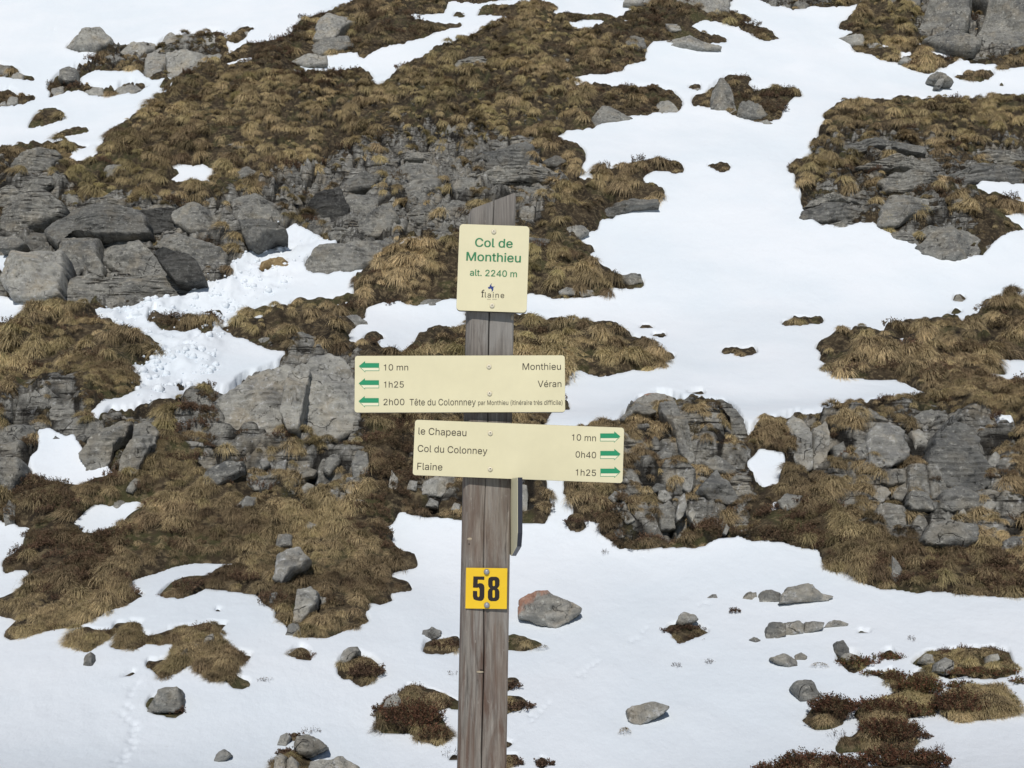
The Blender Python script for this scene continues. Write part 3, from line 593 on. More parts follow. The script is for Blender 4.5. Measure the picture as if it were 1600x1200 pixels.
# ---------------------------------------------------------------- masks of the bare ground, in slope coordinates
MU, MV, MS = -80, -40, 0.5                   # region -80..1680 x -40..1240 at half resolution
MW, MH = 880, 640
def fill(img, polys, val=True):
    for q in polys:
        x = (q[:, 0]-MU)*MS; y = (q[:, 1]-MV)*MS
        y0, y1 = max(0, int(y.min())), min(MH-1, int(y.max())+1)
        if y1 < y0: continue
        ys = np.arange(y0, y1+1)+0.5
        xa, ya, xb, yb = x, y, np.roll(x, -1), np.roll(y, -1)
        for r, yy in enumerate(ys):
            k = (ya > yy) != (yb > yy)
            if not k.any(): continue
            xs = np.sort(xa[k]+(yy-ya[k])/(yb[k]-ya[k])*(xb[k]-xa[k]))
            for a, b in zip(xs[::2], xs[1::2]):
                a = max(0, int(round(a))); b = min(MW, int(round(b)))
                if b > a: img[y0+r, a:b] = val
    return img
def blur(img, rad):                           # rad in reference pixels
    r = max(1, int(round(rad*MS))); a = img.astype(float)
    for _ in range(2):
        for ax in (0, 1):
            p = np.pad(a, [(r+1, r) if i == ax else (0, 0) for i in (0, 1)], mode='edge')
            c = np.cumsum(p, axis=ax); n = a.shape[ax]
            hi = np.take(c, np.arange(2*r+1, 2*r+1+n), axis=ax); lo = np.take(c, np.arange(0, n), axis=ax)
            a = (hi-lo)/(2*r+1)
    return a
def samp(img, u, v):
    x = (np.asarray(u)-MU)*MS-0.5; y = (np.asarray(v)-MV)*MS-0.5
    def mir(t, n): t = np.abs(t); t = np.mod(t, 2*(n-1)); return np.where(t > n-1, 2*(n-1)-t, t)
    x = mir(x, MW); y = np.clip(y, 0, MH-1.001)
    ix = np.clip(x.astype(int), 0, MW-2); iy = np.clip(y.astype(int), 0, MH-2); fx = x-ix; fy = y-iy
    return (img[iy, ix]*(1-fx)+img[iy, ix+1]*fx)*(1-fy)+(img[iy+1, ix]*(1-fx)+img[iy+1, ix+1]*fx)*fy
m = np.zeros((MH, MW), bool)
def grow(q):
    a = 0.5*abs((q[:, 0]*np.roll(q[:, 1], -1)-q[:, 1]*np.roll(q[:, 0], -1)).sum()); c = q.mean(0); e = 3.5 if a < 6000 else 1.5
    d = q-c; r = np.linalg.norm(d, axis=1, keepdims=True)+1e-6
    return c+d*(1+np.minimum(e/r, .6))+[0, 1.5 if a < 6000 else 0]
SNOW = [grow(q) for q in SNOW]
fill(m, BARE, True); fill(m, SNOW, False); fill(m, ISLES, True)
B4, B16, B40 = blur(m, 2), blur(m, 18), blur(m, 45)
def prs(txt): return [(l.split(' ', 1)[0], P(l.split(' ', 1)[1])) for l in txt.strip().split('\n')]
ROCKPOLYS = [q for lab, txt in OUT for k, q in prs(txt)] + [q for lab, txt in LOOSE for k, q in prs(txt)]
rm = fill(np.zeros((MH, MW), bool), ROCKPOLYS)
RK = blur(rm, 4); RK12 = blur(rm, 12)
rz = np.zeros((MH, MW))
for q, w in ROCKY: rz = np.maximum(rz, fill(np.zeros((MH, MW), bool), [q])*w)
RZ = blur(rz, 16)
HM = blur(fill(np.zeros((MH, MW), bool), HEATH), 14)
LUMP = blur(fill(np.zeros((MH, MW), bool), [P("430,340 530,380 480,400 470,440 400,480 350,530 330,600 250,650 190,640 230,560 140,500 280,470 360,420")]), 10)

def cells(x, y, s):
    ix, iy = np.floor(x), np.floor(y); f1 = np.full(x.shape, 9.); f2 = f1.copy(); cid = np.zeros(x.shape)
    for a in (-1, 0, 1):
        for b in (-1, 0, 1):
            jx, jy = (ix+a).astype(np.int64), (iy+b).astype(np.int64)
            px_, py_ = jx+.5+.42*_h(jx, jy, 0*jx, s), jy+.5+.42*_h(jx, jy, 0*jx+1, s)
            d = (x-px_)**2+(y-py_)**2; r = _h(jx, jy, 0*jx+2, s)
            c = d < f1; f2 = np.where(c, f1, np.minimum(f2, d)); cid = np.where(c, r, cid); f1 = np.where(c, d, f1)
    return cid, np.sqrt(f2)-np.sqrt(f1)
def lookup(x, y):
    z = F(y); u, v = proj(x, np.maximum(y, 6), z)
    w = 1.0+0*u
    du = 4.0*fbm(x*2.2, y*1.2, 0, 3, 11)+2.5*fbm(x*9, y*5, 0, 2, 12); dv = 2.8*fbm(x*2.2, y*1.2, 0, 3, 21)+1.8*fbm(x*9, y*5, 0, 2, 22)
    return u+du, v+dv
def edge_fade(x, y): return 1-sst(.435, .475, np.abs(x)/np.maximum(y, 6))*(1-sst(13.2, 14.5, y))
def lens(x, y): return 0.20*vn(x*.13, y*.10, 0, 5)+0.10*vn(x*.33+3, y*.25, 0, 6)
def ground_z(x, y, full=False, rocks=True):
    u, v = lookup(x, y)
    b4, b16, b40 = samp(B4, u, v), samp(B16, u, v), samp(B40, u, v)
    near = sst(6.5, 8.5, y)*(1-sst(90, 110, y))*edge_fade(x, y)
    b4 = b4*near; b16 = b16*near; b40 = b40*near
    z0 = F(y) + lens(x, y)
    ds = np.clip(y/27, .30, 1)*(.5+.5*sst(11, 16, y))
    hum = 0.5+0.5*fbm(x*0.75, y*0.55, 0, 2, 31)
    hum2 = 1-np.abs(fbm(x*1.9, y*1.4, 0, 2, 37))*2
    rel = 0.34*(b4-0.5) + 0.30*np.clip(b16-0.5, 0, 1) + (0.40*(hum-.5)+0.12*hum2)*np.clip(b16*1.6-.55, 0, 1) + 0.25*np.clip(b40-.6, 0, 1)
    rel = rel + 0.035*fbm(x*5, y*4, 0, 3, 33)*b4
    z = z0+rel*ds
    rz = np.maximum(samp(RZ, u, v)*b4, .26*sst(.45, .9, b16)*sst(18, 23, y))
    Pd = 0.42*(1+0.35*vn(x*.25, y*.2, 0, 41))
    wv = 0.10*x*vn(0*x+.5, 0*x+.5, 0, 3) + 0.35*vn(x*.35, y*.3, 0, 42)+0.10*vn(x*1.6, y*1.3, 0, 43)
    t = (z+wv)/Pd; fl = np.floor(t); fr = t-fl
    zt = Pd*(fl+sst(0.55, 0.98, fr))-wv
    t2 = (zt+wv*1.7)/(Pd*.31); f2 = np.floor(t2); zt2 = Pd*.31*(f2+sst(0.45, 0.95, t2-f2))-wv*1.7
    z = z + (0.55*zt+0.45*zt2-z)*np.clip(rz*1.25, 0, 1)
    crev_shade = np.exp(-((fr-.50)/.085)**2)*.9+np.exp(-((t2-f2-.42)/.10)**2)*.55  # painted shade bands at the ledge feet
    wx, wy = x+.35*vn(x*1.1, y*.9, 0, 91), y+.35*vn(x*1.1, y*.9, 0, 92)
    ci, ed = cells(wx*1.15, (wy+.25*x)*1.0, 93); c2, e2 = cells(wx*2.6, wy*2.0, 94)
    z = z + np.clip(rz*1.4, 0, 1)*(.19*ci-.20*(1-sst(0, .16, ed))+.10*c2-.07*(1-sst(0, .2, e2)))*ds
    crev_shade = np.clip(crev_shade*(.55+.6*fbm(x*1.3, y*3, 0, 2, 95))+1.1*(1-sst(.02, .13, ed))+.6*(1-sst(.01, .12, e2)), 0, 1)*np.clip(rz*2, 0, 1)
    if rocks: z = z - .34*samp(RK12, u, v)*b4*ds
    if full: return z, b4, b16, rz, u, v, crev_shade
    return z
def ground_n(x, y):
    e = 0.12; z = ground_z(x, y); zx = ground_z(x+e, y); zy = ground_z(x, y+e)
    n = np.stack([-(zx-z)/e, -(zy-z)/e, np.ones_like(z)], -1)
    return z, n/np.linalg.norm(n, axis=-1, keepdims=True)
_pg = np.random.RandomState(5); PITS = []
for a, b in ((214,1078),(208,1085),(203,1094),(196,1108),(204,1112),(192,1122),(199,1128),(206,1133),(212,1132),(206,1142),(214,1140),(208,1148),(202,1156),(210,1158),(206,1166),(196,1170),(192,1178),(200,1176),(181,1184),(194,1184),(186,1192),(192,1196),
             (905,1022),(912,1018),(918,1012),(926,1008),(915,1024),(935,1004),(1003,960),(1010,955),(996,970),(985,973),(830,1090),(838,1084),(845,1076),(852,1070),(858,1064),(828,1082),(700,1182),(706,1176),(1090,925),(1100,922),(1108,924)):
    _px, _py = pix(a+_pg.uniform(-1, 1), b); PITS.append((float(_px), float(_py), _pg.uniform(.016, .026)))
def snow_z(x, y):
    u, v = lookup(x, y); near = sst(6.5, 8.5, y)*(1-sst(90, 110, y))*edge_fade(x, y)
    b4 = samp(B4, u, v)*near; lp = samp(LUMP, u, v)*near
    ds = np.clip(y/27, .30, 1)*(.5+.5*sst(11, 16, y))
    z = F(y)+lens(x, y)+(0.06-0.36*sst(0.42, 0.95, b4))*ds
    b16 = samp(B16, u, v)*near
    z = z + 0.07*sst(0.0, 0.6, b16)*(1-b4)*ds*ds
    k = y < 13
    if k.any():
        zk = np.zeros(int(k.sum())); xk, yk = x[k], y[k]
        for (a, b, r) in PITS: zk += -.016*np.exp(-((xk-a)**2/r**2+(yk-b)**2/(1.7*r)**2))
        z = z.copy(); z[k] += zk
    z = z+0.045*vn(x*.8, y*.42, 0, 57)*sst(7, 10, y)+0.018*fbm(x*1.2+.3*y, y*.5, 0, 3, 51)
    lumps = 1-np.abs(vn(x*2.6, y*1.9, 0, 52)); lumps = sst(.35, 1.1, lumps)
    z = z+.7*lp*(0.20*(vn(x*1.1, y*.8, 0, 53))+0.08*lumps+0.05*vn(x*4.1, y*2.8, 0, 54)+.035*vn(x*8.5, y*5.5, 0, 55)+.02*vn(x*17, y*11, 0, 56))
    return z, b4

def fan(nrow, ncol, keep_fn, zfn, name, mat, kmat):
    vrow = np.linspace(1262, -34, nrow)
    yr = v2y(vrow); yr = yr[np.concatenate([[True], np.diff(yr) > 1e-4])]
    near = np.concatenate([[-60, -30, -12, -4, 0, 3, 5, 6.5, 7.5], np.arange(8.0, yr[0]-0.05, 0.12)]); far = np.concatenate([np.arange(yr[-1]+.4, 75, 0.8), np.arange(76, 158, 4.0)])
    ys = np.concatenate([near, yr, far])
    td = np.linspace(-.47, .47, ncol); tc = np.array([.5, .55, .62, .72, .85, 1., 1.3, 1.8, 2.6, 4., 6.])
    ts = np.concatenate([-tc[::-1], td, tc])
    Y, T = np.meshgrid(ys, ts, indexing='ij'); X = T*np.maximum(Y, 9.0)
    x, y = X.ravel(), Y.ravel()
    res = zfn(x, y)
    nr, nc = Y.shape
    i = np.arange(nr*nc).reshape(nr, nc)
    q = np.stack([i[:-1, :-1], i[:-1, 1:], i[1:, 1:], i[1:, :-1]], -1).reshape(-1, 4)
    z = res[0]
    if keep_fn is not None:
        k = keep_fn(res)[q].any(1); q = q[k]
        used = np.zeros(nr*nc, bool); used[q.ravel()] = True; new = np.cumsum(used)-1
        q = new[q]; x, y, z = x[used], y[used], z[used]
    me = mesh_np(name, np.stack([x, y, z], -1), q)
    return me, res
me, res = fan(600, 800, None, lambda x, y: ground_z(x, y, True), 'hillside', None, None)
attr(me, 'crev_shade', res[6])
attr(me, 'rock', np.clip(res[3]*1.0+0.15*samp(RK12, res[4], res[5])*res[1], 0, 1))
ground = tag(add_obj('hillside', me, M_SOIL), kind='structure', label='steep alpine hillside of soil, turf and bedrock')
me, res = fan(600, 700, lambda r: r[1] < 0.93, snow_z, 'snow_field', None, None)
snow = tag(add_obj('snow_field', me, M_SNOW), kind='structure', label='melting spring snow lying between the bare patches')

# ---------------------------------------------------------------- rocks
_rs = 0
def rock_mesh(q, seed, tilt=52, bulge=0.42, seat=None, push=1.0):
    rg = np.random.RandomState(seed)
    if seat is None: q = q.mean(0)+(q-q.mean(0))*1.05
    q = q.copy(); cu = q[:, 0].mean(); vb = q[:, 1].max(); vt = q[:, 1].min()
    ub = q[q[:, 1] > vb-0.25*(vb-vt)-1, 0].mean()
    x0, y0 = pix(ub, vb)
    for _ in range(4):                               # settle on the relief
        z0 = float(ground_z(np.array([x0]), np.array([y0]), rocks=False)[0]); zs = float(snow_z(np.array([x0]), np.array([y0]))[0][0])
        zz = max(z0, zs); k = (600-vb)/FPX; mm = (SP+k*CP)/(CP-k*SP)
        y1 = (zz-CAM_Z)/mm if abs(mm) > 0.02 and (zz-CAM_Z)/mm > 0 else y0
        y0 = y0+0.5*np.clip(y1-y0, -0.5, 0.5); x0 = (ub-800)/FPX/(CP-k*SP)*y0
    yaw = rg.uniform(-.28, .28)
    A = Vector((x0, y0, zz-(0.02 if seat is None else (.004 if y0 < 14 else .012+.02*(q[:, 0].max()-q[:, 0].min())/FPX*y0))))
    n = Vector((math.sin(yaw)*math.sin(R(tilt)), -math.cos(yaw)*math.sin(R(tilt)), math.cos(R(tilt)))); n.normalize()
    dn = np.array(ray(ub, vb)); dn = dn/np.linalg.norm(dn); A0 = np.array(A); wide = (q[:, 0].max()-q[:, 0].min())/FPX*y0
    qc = q.mean(0); qi = np.concatenate([qc+(q-qc)*.92, qc+(q-qc)*.55, [qc]])
    best = None
    for t in ([0] if (seat is not None and y0 < 17) else np.linspace(0, (.7*wide+.30)*push, 12)):            # bring the face forward until the turf no longer covers it
        Av = Vector(A0-dn*t); pp = np.array([hit(u, v, Av, n) for u, v in qi]); vis = (pp[:, 2] > ground_z(pp[:, 0], pp[:, 1])+.0).mean()
        if best is None or vis > best[0]+.02: best = (vis, Av)
        if vis > .74: break
    A = best[1]
    pts = np.array([hit(u, v, A, n) for u, v in q])
    e1 = np.array(n.cross(Vector((0, 0, 1)))); e1 /= np.linalg.norm(e1); e1 = -e1 if e1[0] < 0 else e1
    nn = np.array(n); e2 = np.cross(nn, e1); e2 = -e2 if e2[2] < 0 else e2
    C = pts.mean(0)
    a = np.stack([(pts-C)@e1, (pts-C)@e2], -1)
    seg = np.linalg.norm(np.roll(a, -1, 0)-a, axis=1); per = seg.sum(); perpx = np.linalg.norm(np.roll(q, -1, 0)-q, axis=1).sum()
    N = int(np.clip(perpx/2.6, 22, 150)); K = int(np.clip(N/5, 6, 26))
    s = np.arange(N)/N*per; cs = np.concatenate([[0], np.cumsum(seg)]); aa = np.vstack([a, a[:1]])
    o = np.stack([np.interp(s, cs, aa[:, 0]), np.interp(s, cs, aa[:, 1])], -1)
    size = math.sqrt(max(1e-6, np.ptp(o[:, 0])*np.ptp(o[:, 1])))
    ang = s/per*2*math.pi
    o = o*(1+0.05*vn(np.cos(ang)*3.3, np.sin(ang)*3.3, 0, seed)[:, None]+0.045*vn(np.cos(ang)*9, np.sin(ang)*9, 0, seed+1)[:, None]+0.02*vn(np.cos(ang)*23, np.sin(ang)*23, 0, seed+1)[:, None])
    cen = o.mean(0)
    H = size*bulge*rg.uniform(.85, 1.15)
    r = np.linspace(0, 1, K+1)[1:]**0.85
    G = cen + (o-cen)[None]*r[:, None, None]
    G = np.concatenate([cen[None], G.reshape(-1, 2)])
    rr = np.concatenate([[0], np.repeat(r, N)])
    h = 1.15*H*np.sqrt(np.clip(1-rr**3.4, 0, 1))
    un = (G-cen)/(size*0.5)
    for i in range(rg.randint(7, 11)):
        th = rg.uniform(0, 2*math.pi); lim = H*(rg.uniform(.70, 1.0)-rg.uniform(.25, 1.15)*(un[:, 0]*math.cos(th)+un[:, 1]*math.sin(th)))
        h = np.minimum(h, np.maximum(lim, H*.12+0*lim))
    h = h*np.clip((1-rr)*14, 0, 1)**0.6
    W = C + G[:, :1]*e1 + G[:, 1:]*e2 + h[:, None]*nn
    fq = 1.0/size
    d = 0.16*H*fbm(W[:, 0]*3*fq, W[:, 1]*3*fq, W[:, 2]*3*fq, 5, seed, .6)-.16*H*np.clip(.16-np.abs(fbm(W[:, 0]*2.2*fq, W[:, 1]*2.2*fq, W[:, 2]*4*fq, 2, seed+9)), 0, 1)/.16
    sl = W[:, 2]+0.12*W[:, 0]*rg.choice([-1, 1])+0.06*vn(W[:, 0]*2, W[:, 1]*2, W[:, 2]*2, seed+5)
    pe = rg.uniform(.07, .13); ft = sl/pe-np.floor(sl/pe)
    d = d + min(0.034, H*.12)*(sst(0, .25, ft)*(1-ft)*1.6-.5)
    fade = np.clip((1-rr)*5, 0.1, 1)
    W = W+(d*fade)[:, None]*nn
    back = np.array([0, 1, -.30]); ob = W[-N:]
    depth = size*0.8+0.1
    shr = (C+cen[0]*e1+cen[1]*e2)
    b1 = ob+back*depth*.35; b1 = shr+(b1-shr)*1.0; b2 = shr+(ob-shr)*.82+back*depth
    V = np.concatenate([W, b1, b2, (shr+back*depth)[None]])
    i = np.arange(N); j = (i+1) % N
    tr = [np.stack([0*i, 1+i, 1+j], -1)]; qd = []
    for k in range(K-1+2):
        a0 = 1+k*N; qd.append(np.stack([a0+i, a0+N+i, a0+N+j, a0+j], -1))
    last = 1+(K+1)*N; tr.append(np.stack([last+j, last+i, 0*i+len(V)-1], -1))
    flip = np.cross(e1, e2)@nn*(1 if (np.roll(o, -1, 0)[:, 1]*o[:, 0]-np.roll(o, -1, 0)[:, 0]*o[:, 1]).sum() > 0 else -1)
    tr = np.concatenate(tr); qd = np.concatenate(qd)
    if flip < 0: tr = tr[:, ::-1]; qd = qd[:, ::-1]
    return V, qd, tr, np.array(A)
TILT = {'k': 56, 'g': 50, 'l': 48, 'd': 60, 'w': 74, 't': 45, 'o': 50}
ROCKS_AT = []
for oi, (lab, txt) in enumerate(OUT):
    root = bpy.data.objects.new('rock_outcrop', None); link(root); tag(root, lab, 'rock outcrop')
    first = None
    for key, q in prs(txt):
        _rs += 1
        V, qd, tr, A = rock_mesh(q, _rs, TILT[key]-(8 if oi in (2, 3) else 0), (0.16 if key == 'w' else (0.24 if len(q) > 12 else 0.32))*(.6 if oi in (2, 3) else 1), push=(.45 if oi in (2, 3) else 1))
        if first is None: first = A; root.location = Vector(A)
        add_obj('rock_block', mesh_np('rock_block', V-first, qd, tr), ROCK[key], root)
for lab, txt in LOOSE:
    for key, q in prs(txt):
        _rs += 1
        V, qd, tr, A = rock_mesh(q, _rs, 50, 0.45, 'snow')
        o = add_obj('boulder', mesh_np('boulder', V-A, qd, tr), ROCK[key], None, Vector(A))
        tag(o, lab, 'boulder')

# ---------------------------------------------------------------- plants
def leaf_mat(name, base, tip, alt, spread=0.8):
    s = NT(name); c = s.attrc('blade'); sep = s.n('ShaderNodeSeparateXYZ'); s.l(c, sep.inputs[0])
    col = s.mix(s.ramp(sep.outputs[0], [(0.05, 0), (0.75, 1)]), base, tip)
    t = s.n('ShaderNodeAttribute', attribute_name='tint', attribute_type='INSTANCER').outputs['Vector']; st = s.n('ShaderNodeSeparateXYZ'); s.l(t, st.inputs[0])
    col = s.mix(s.math('MULTIPLY', st.outputs[0], 0.85), col, alt)
    if name in ('shrub_leaves', 'rust_leaves'): col = s.mix(s.ramp(s.math('FRACT', s.math('MULTIPLY', sep.outputs[1], 7.3)), [(.35, 0), (.6, .85)]), col, alt)
    if name == 'dry_grass': col = s.mix(st.outputs[2], col, s.mix(sep.outputs[0], (.04, .028, .018), (.29, .205, .125)))
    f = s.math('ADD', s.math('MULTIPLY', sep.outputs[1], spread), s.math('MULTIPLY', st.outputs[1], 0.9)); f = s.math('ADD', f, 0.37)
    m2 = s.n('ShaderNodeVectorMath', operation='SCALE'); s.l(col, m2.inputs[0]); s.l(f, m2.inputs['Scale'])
    s.b.inputs['Roughness'].default_value = 0.7
    s.l(m2.outputs[0], s.b.inputs['Base Color'])
    tb = s.n('ShaderNodeBsdfTranslucent'); s.l(m2.outputs[0], tb.inputs[0]); mx = s.n('ShaderNodeMixShader'); mx.inputs[0].default_value = 0.22
    s.l(s.b.outputs[0], mx.inputs[1]); s.l(tb.outputs[0], mx.inputs[2]); s.l(mx.outputs[0], s.out.inputs[0])
    return s.m
M_GRASS = leaf_mat('dry_grass', (.055, .037, .02), (.68, .53, .305), (.44, .39, .18))  # blade bases darkened further as painted shade under the tussock overhangs
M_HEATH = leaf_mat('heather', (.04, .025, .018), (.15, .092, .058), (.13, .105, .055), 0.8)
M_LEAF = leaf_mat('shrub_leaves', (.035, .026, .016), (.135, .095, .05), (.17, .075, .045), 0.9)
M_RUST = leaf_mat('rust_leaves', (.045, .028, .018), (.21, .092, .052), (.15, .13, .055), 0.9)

def blades(rg, n, root_r, lean_max, length, width, droop, down=0.6, seg=3):
    """A clump of drooping blades, each a short curved strip."""
    az = rg.uniform(0, 2*np.pi, n); rr = root_r*np.sqrt(rg.uniform(0, 1, n))
    rx, ry = rr*np.cos(az), rr*np.sin(az)
    lean = rg.uniform(.15, lean_max, n)*(0.4+0.6*rr/root_r)
    dx = np.sin(lean)*np.cos(az)+rg.normal(0, .15, n); dy = np.sin(lean)*np.sin(az)-down*rg.uniform(.3, 1, n)+rg.normal(0, .12, n); dz = np.cos(lean)
    d = np.stack([dx, dy, dz], -1); d /= np.linalg.norm(d, axis=1, keepdims=True)
    L = length*rg.uniform(.55, 1.1, n); dr = droop*rg.uniform(.6, 1.3, n)
    side = np.cross(d, [0, 0, 1.]); side /= np.linalg.norm(side, axis=1, keepdims=True)+1e-6
    tw = rg.uniform(-1, 1, n)[:, None]; side = side+tw*.5*np.cross(d, side)
    V = []; A = []; rnd = rg.uniform(0, 1, n); rz_ = root_r*.95*np.sqrt(np.clip(1-(rr/root_r)**2, 0, 1))
    for k in range(seg+1):
        s = k/seg
        c = np.stack([rx, ry, rz_], -1)+d*(L*s)[:, None]+np.stack([0*L, -down*.35*L*s*s, -dr*L*s*s], -1)
        w = width*(1-s*.85)*0.5
        V += [c-side*w, c+side*w]; A += [np.stack([0*rnd+s, rnd, 0*rnd], -1)]*2
    V = np.stack(V, 1).reshape(-1, 3); A = np.stack(A, 1).reshape(-1, 3)
    b = (np.arange(n)*2*(seg+1))[:, None]
    q = np.concatenate([b+np.array([2*k, 2*k+1, 2*k+3, 2*k+2]) for k in range(seg)], 0)
    return V, q, A
def sprigs(rg, n, rad, hgt, leaf, per=12):
    """A low woody cushion: thin twigs set with small leaves."""
    V = []; Q = []; A = []; c = 0
    az = rg.uniform(0, 2*np.pi, n); rr = rad*np.sqrt(rg.uniform(0, 1, n))
    for i in range(n):
        b = np.array([rr[i]*np.cos(az[i]), rr[i]*np.sin(az[i]), -0.03]); up = np.array([rg.normal(0, .3)+.4*np.cos(az[i])*rr[i]/rad, rg.normal(0, .3)+.4*np.sin(az[i])*rr[i]/rad, 1.0]); up /= np.linalg.norm(up)
        h = hgt*(1-.55*(rr[i]/rad)**2)*rg.uniform(.55, 1.15); rnd = rg.uniform()
        sx = np.cross(up, rg.normal(size=3)); sx /= np.linalg.norm(sx); w = leaf*.12
        V += [b-sx*w, b+sx*w, b+up*h+sx*w*.5, b+up*h-sx*w*.5]; Q.append([c, c+1, c+2, c+3]); A += [[.1, rnd, 0]]*4; c += 4
        for k in range(per):
            s = rg.uniform(.35, 1.02); p = b+up*h*s+rg.normal(0, leaf*.35, 3); a = rg.normal(size=3)+up*.6; a /= np.linalg.norm(a); t = np.cross(a, rg.normal(size=3)); t /= np.linalg.norm(t)
            l = leaf*rg.uniform(.6, 1.2); V += [p, p+a*l*.5+t*l*.3, p+a*l, p+a*l*.5-t*l*.3]; Q.append([c, c+1, c+2, c+3]); A += [[.3+.7*s*rg.uniform(.6, 1), rnd, 0]]*4; c += 4
    return np.array(V), np.array(Q), np.array(A)
def proto(name, V, q, A, mat):
    me = mesh_np(name, V, q, smooth=True); attr(me, 'blade', A, 'FLOAT_VECTOR'); me.materials.append(mat)
    return bpy.data.objects.new(name, me)
def coll(name, obs):
    c = bpy.data.collections.new(name)
    for o in obs: c.objects.link(o)
    return c
rg = np.random.RandomState(7)
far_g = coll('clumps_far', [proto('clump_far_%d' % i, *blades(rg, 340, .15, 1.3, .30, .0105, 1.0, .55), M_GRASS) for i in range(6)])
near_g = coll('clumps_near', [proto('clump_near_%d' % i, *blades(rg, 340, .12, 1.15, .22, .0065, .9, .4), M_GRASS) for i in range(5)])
heath_c = coll('heather_cushions', [proto('cushion_%d' % i, *sprigs(rg, 60, .22, .20, .030, 11), M_HEATH) for i in range(5)])

def scatter(name, pts, rot, scl, tint, var, collection, label):
    me = bpy.data.meshes.new(name); me.vertices.add(len(pts)); me.vertices.foreach_set('co', np.asarray(pts, np.float32).ravel())
    attr(me, 'rot', rot, 'FLOAT_VECTOR'); attr(me, 'scl', scl, 'FLOAT'); attr(me, 'tint', tint, 'FLOAT_VECTOR'); attr(me, 'var', var, 'INT')
    o = link(bpy.data.objects.new(name, me)); tag(o, label, kind='stuff')
    ng = bpy.data.node_groups.new(name, 'GeometryNodeTree')
    ng.interface.new_socket('Geometry', in_out='INPUT', socket_type='NodeSocketGeometry'); ng.interface.new_socket('Geometry', in_out='OUTPUT', socket_type='NodeSocketGeometry')
    gi = ng.nodes.new('NodeGroupInput'); go = ng.nodes.new('NodeGroupOutput'); ip = ng.nodes.new('GeometryNodeInstanceOnPoints')
    ci = ng.nodes.new('GeometryNodeCollectionInfo'); ci.inputs[0].default_value = collection; ci.inputs['Separate Children'].default_value = True; ci.inputs['Reset Children'].default_value = True
    def na(n, t):
        x = ng.nodes.new('GeometryNodeInputNamedAttribute'); x.data_type = t; x.inputs[0].default_value = n; return x.outputs[0]
    L = ng.links.new
    L(gi.outputs[0], ip.inputs['Points']); L(ci.outputs[0], ip.inputs['Instance']); ip.inputs['Pick Instance'].default_value = True
    L(na('var', 'INT'), ip.inputs['Instance Index']); L(na('rot', 'FLOAT_VECTOR'), ip.inputs['Rotation']); L(na('scl', 'FLOAT'), ip.inputs['Scale'])
    L(ip.outputs[0], go.inputs[0])
    md = o.modifiers.new('scatter', 'NODES'); md.node_group = ng
    return o
def eul(nrm, rz, k=0.55):                           # lean part way to the slope normal
    nx, ny = nrm[:, 0]*k, nrm[:, 1]*k
    return np.stack([np.arctan2(-ny, 1.0), np.arctan2(nx, 1.0), rz], -1)
rg = np.random.RandomState(3)
def candidates(n, y0, y1, tmax=.47):
    y = np.sqrt(rg.uniform(y0*y0, y1*y1, n)); t = rg.uniform(-tmax, tmax, n); return t*y, y
# far and near tussocks
def tussocks(n, y0, y1, hpx, sc, collection, nvar, name, label):
    x, y = candidates(n, y0, y1); u, v = lookup(x, y)
    hp = hpx/y
    ok = (samp(B4, u, v) > .62) & (samp(B4, u, v-hp) > .5) & (samp(B4, u, v-hp*.5) > .55) & (samp(B4, u, v-hp*1.2) > .3)
    rk = samp(RK, u, v-hp*.2); rzv = samp(RZ, u, v); heath = samp(HM, u, v)
    cl = vn(x*1.5, y*1.1, 0, 61); hf = samp(HM, u, v)+1.2*(1-samp(B16, u, v))
    p = np.clip(1.15-1.25*rk-0.75*rzv, 0.02, 1)*(1-.75*heath)*np.clip(.75+.5*cl, .25, 1)
    ok &= rg.uniform(0, 1, n) < p
    x, y = x[ok], y[ok]; z, nr = ground_n(x, y); k = len(x)
    lf = 0.5+0.5*fbm(x*.35, y*.25, 0, 3, 71)
    tint = np.stack([np.clip(1.2*lf-.38+rg.normal(0, .18, k), 0, 1), 0.34+0.28*vn(x*.9, y*.7, 0, 72)+rg.normal(0, .20, k), np.clip((.16 if y0 > 19 else .20)+.75*fbm(x*.9, y*.7, 0, 3, 73)+.35*(hf[ok]-.2)+rg.normal(0, .22, k), 0, 1)], -1)
    s = sc*(.38+.70*rg.uniform(0, 1, k)**1.8+.36*np.clip(cl[ok], 0, 1))
    scatter(name, np.stack([x, y, z-.015], -1), eul(nr, rg.normal(0, .75, k)), s, tint, rg.randint(0, nvar, k), collection, label)
    return k
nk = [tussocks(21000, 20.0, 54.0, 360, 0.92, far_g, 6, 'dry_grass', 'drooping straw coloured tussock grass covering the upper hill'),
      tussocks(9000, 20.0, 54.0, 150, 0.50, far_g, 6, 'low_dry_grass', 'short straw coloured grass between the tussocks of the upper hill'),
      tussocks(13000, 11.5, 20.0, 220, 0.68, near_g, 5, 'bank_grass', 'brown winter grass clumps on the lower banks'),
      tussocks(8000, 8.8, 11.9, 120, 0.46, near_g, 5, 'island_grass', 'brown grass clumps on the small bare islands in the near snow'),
      tussocks(13000, 8.5, 20.0, 110, 0.40, near_g, 5, 'short_bank_grass', 'short brown winter grass on the lower banks')]
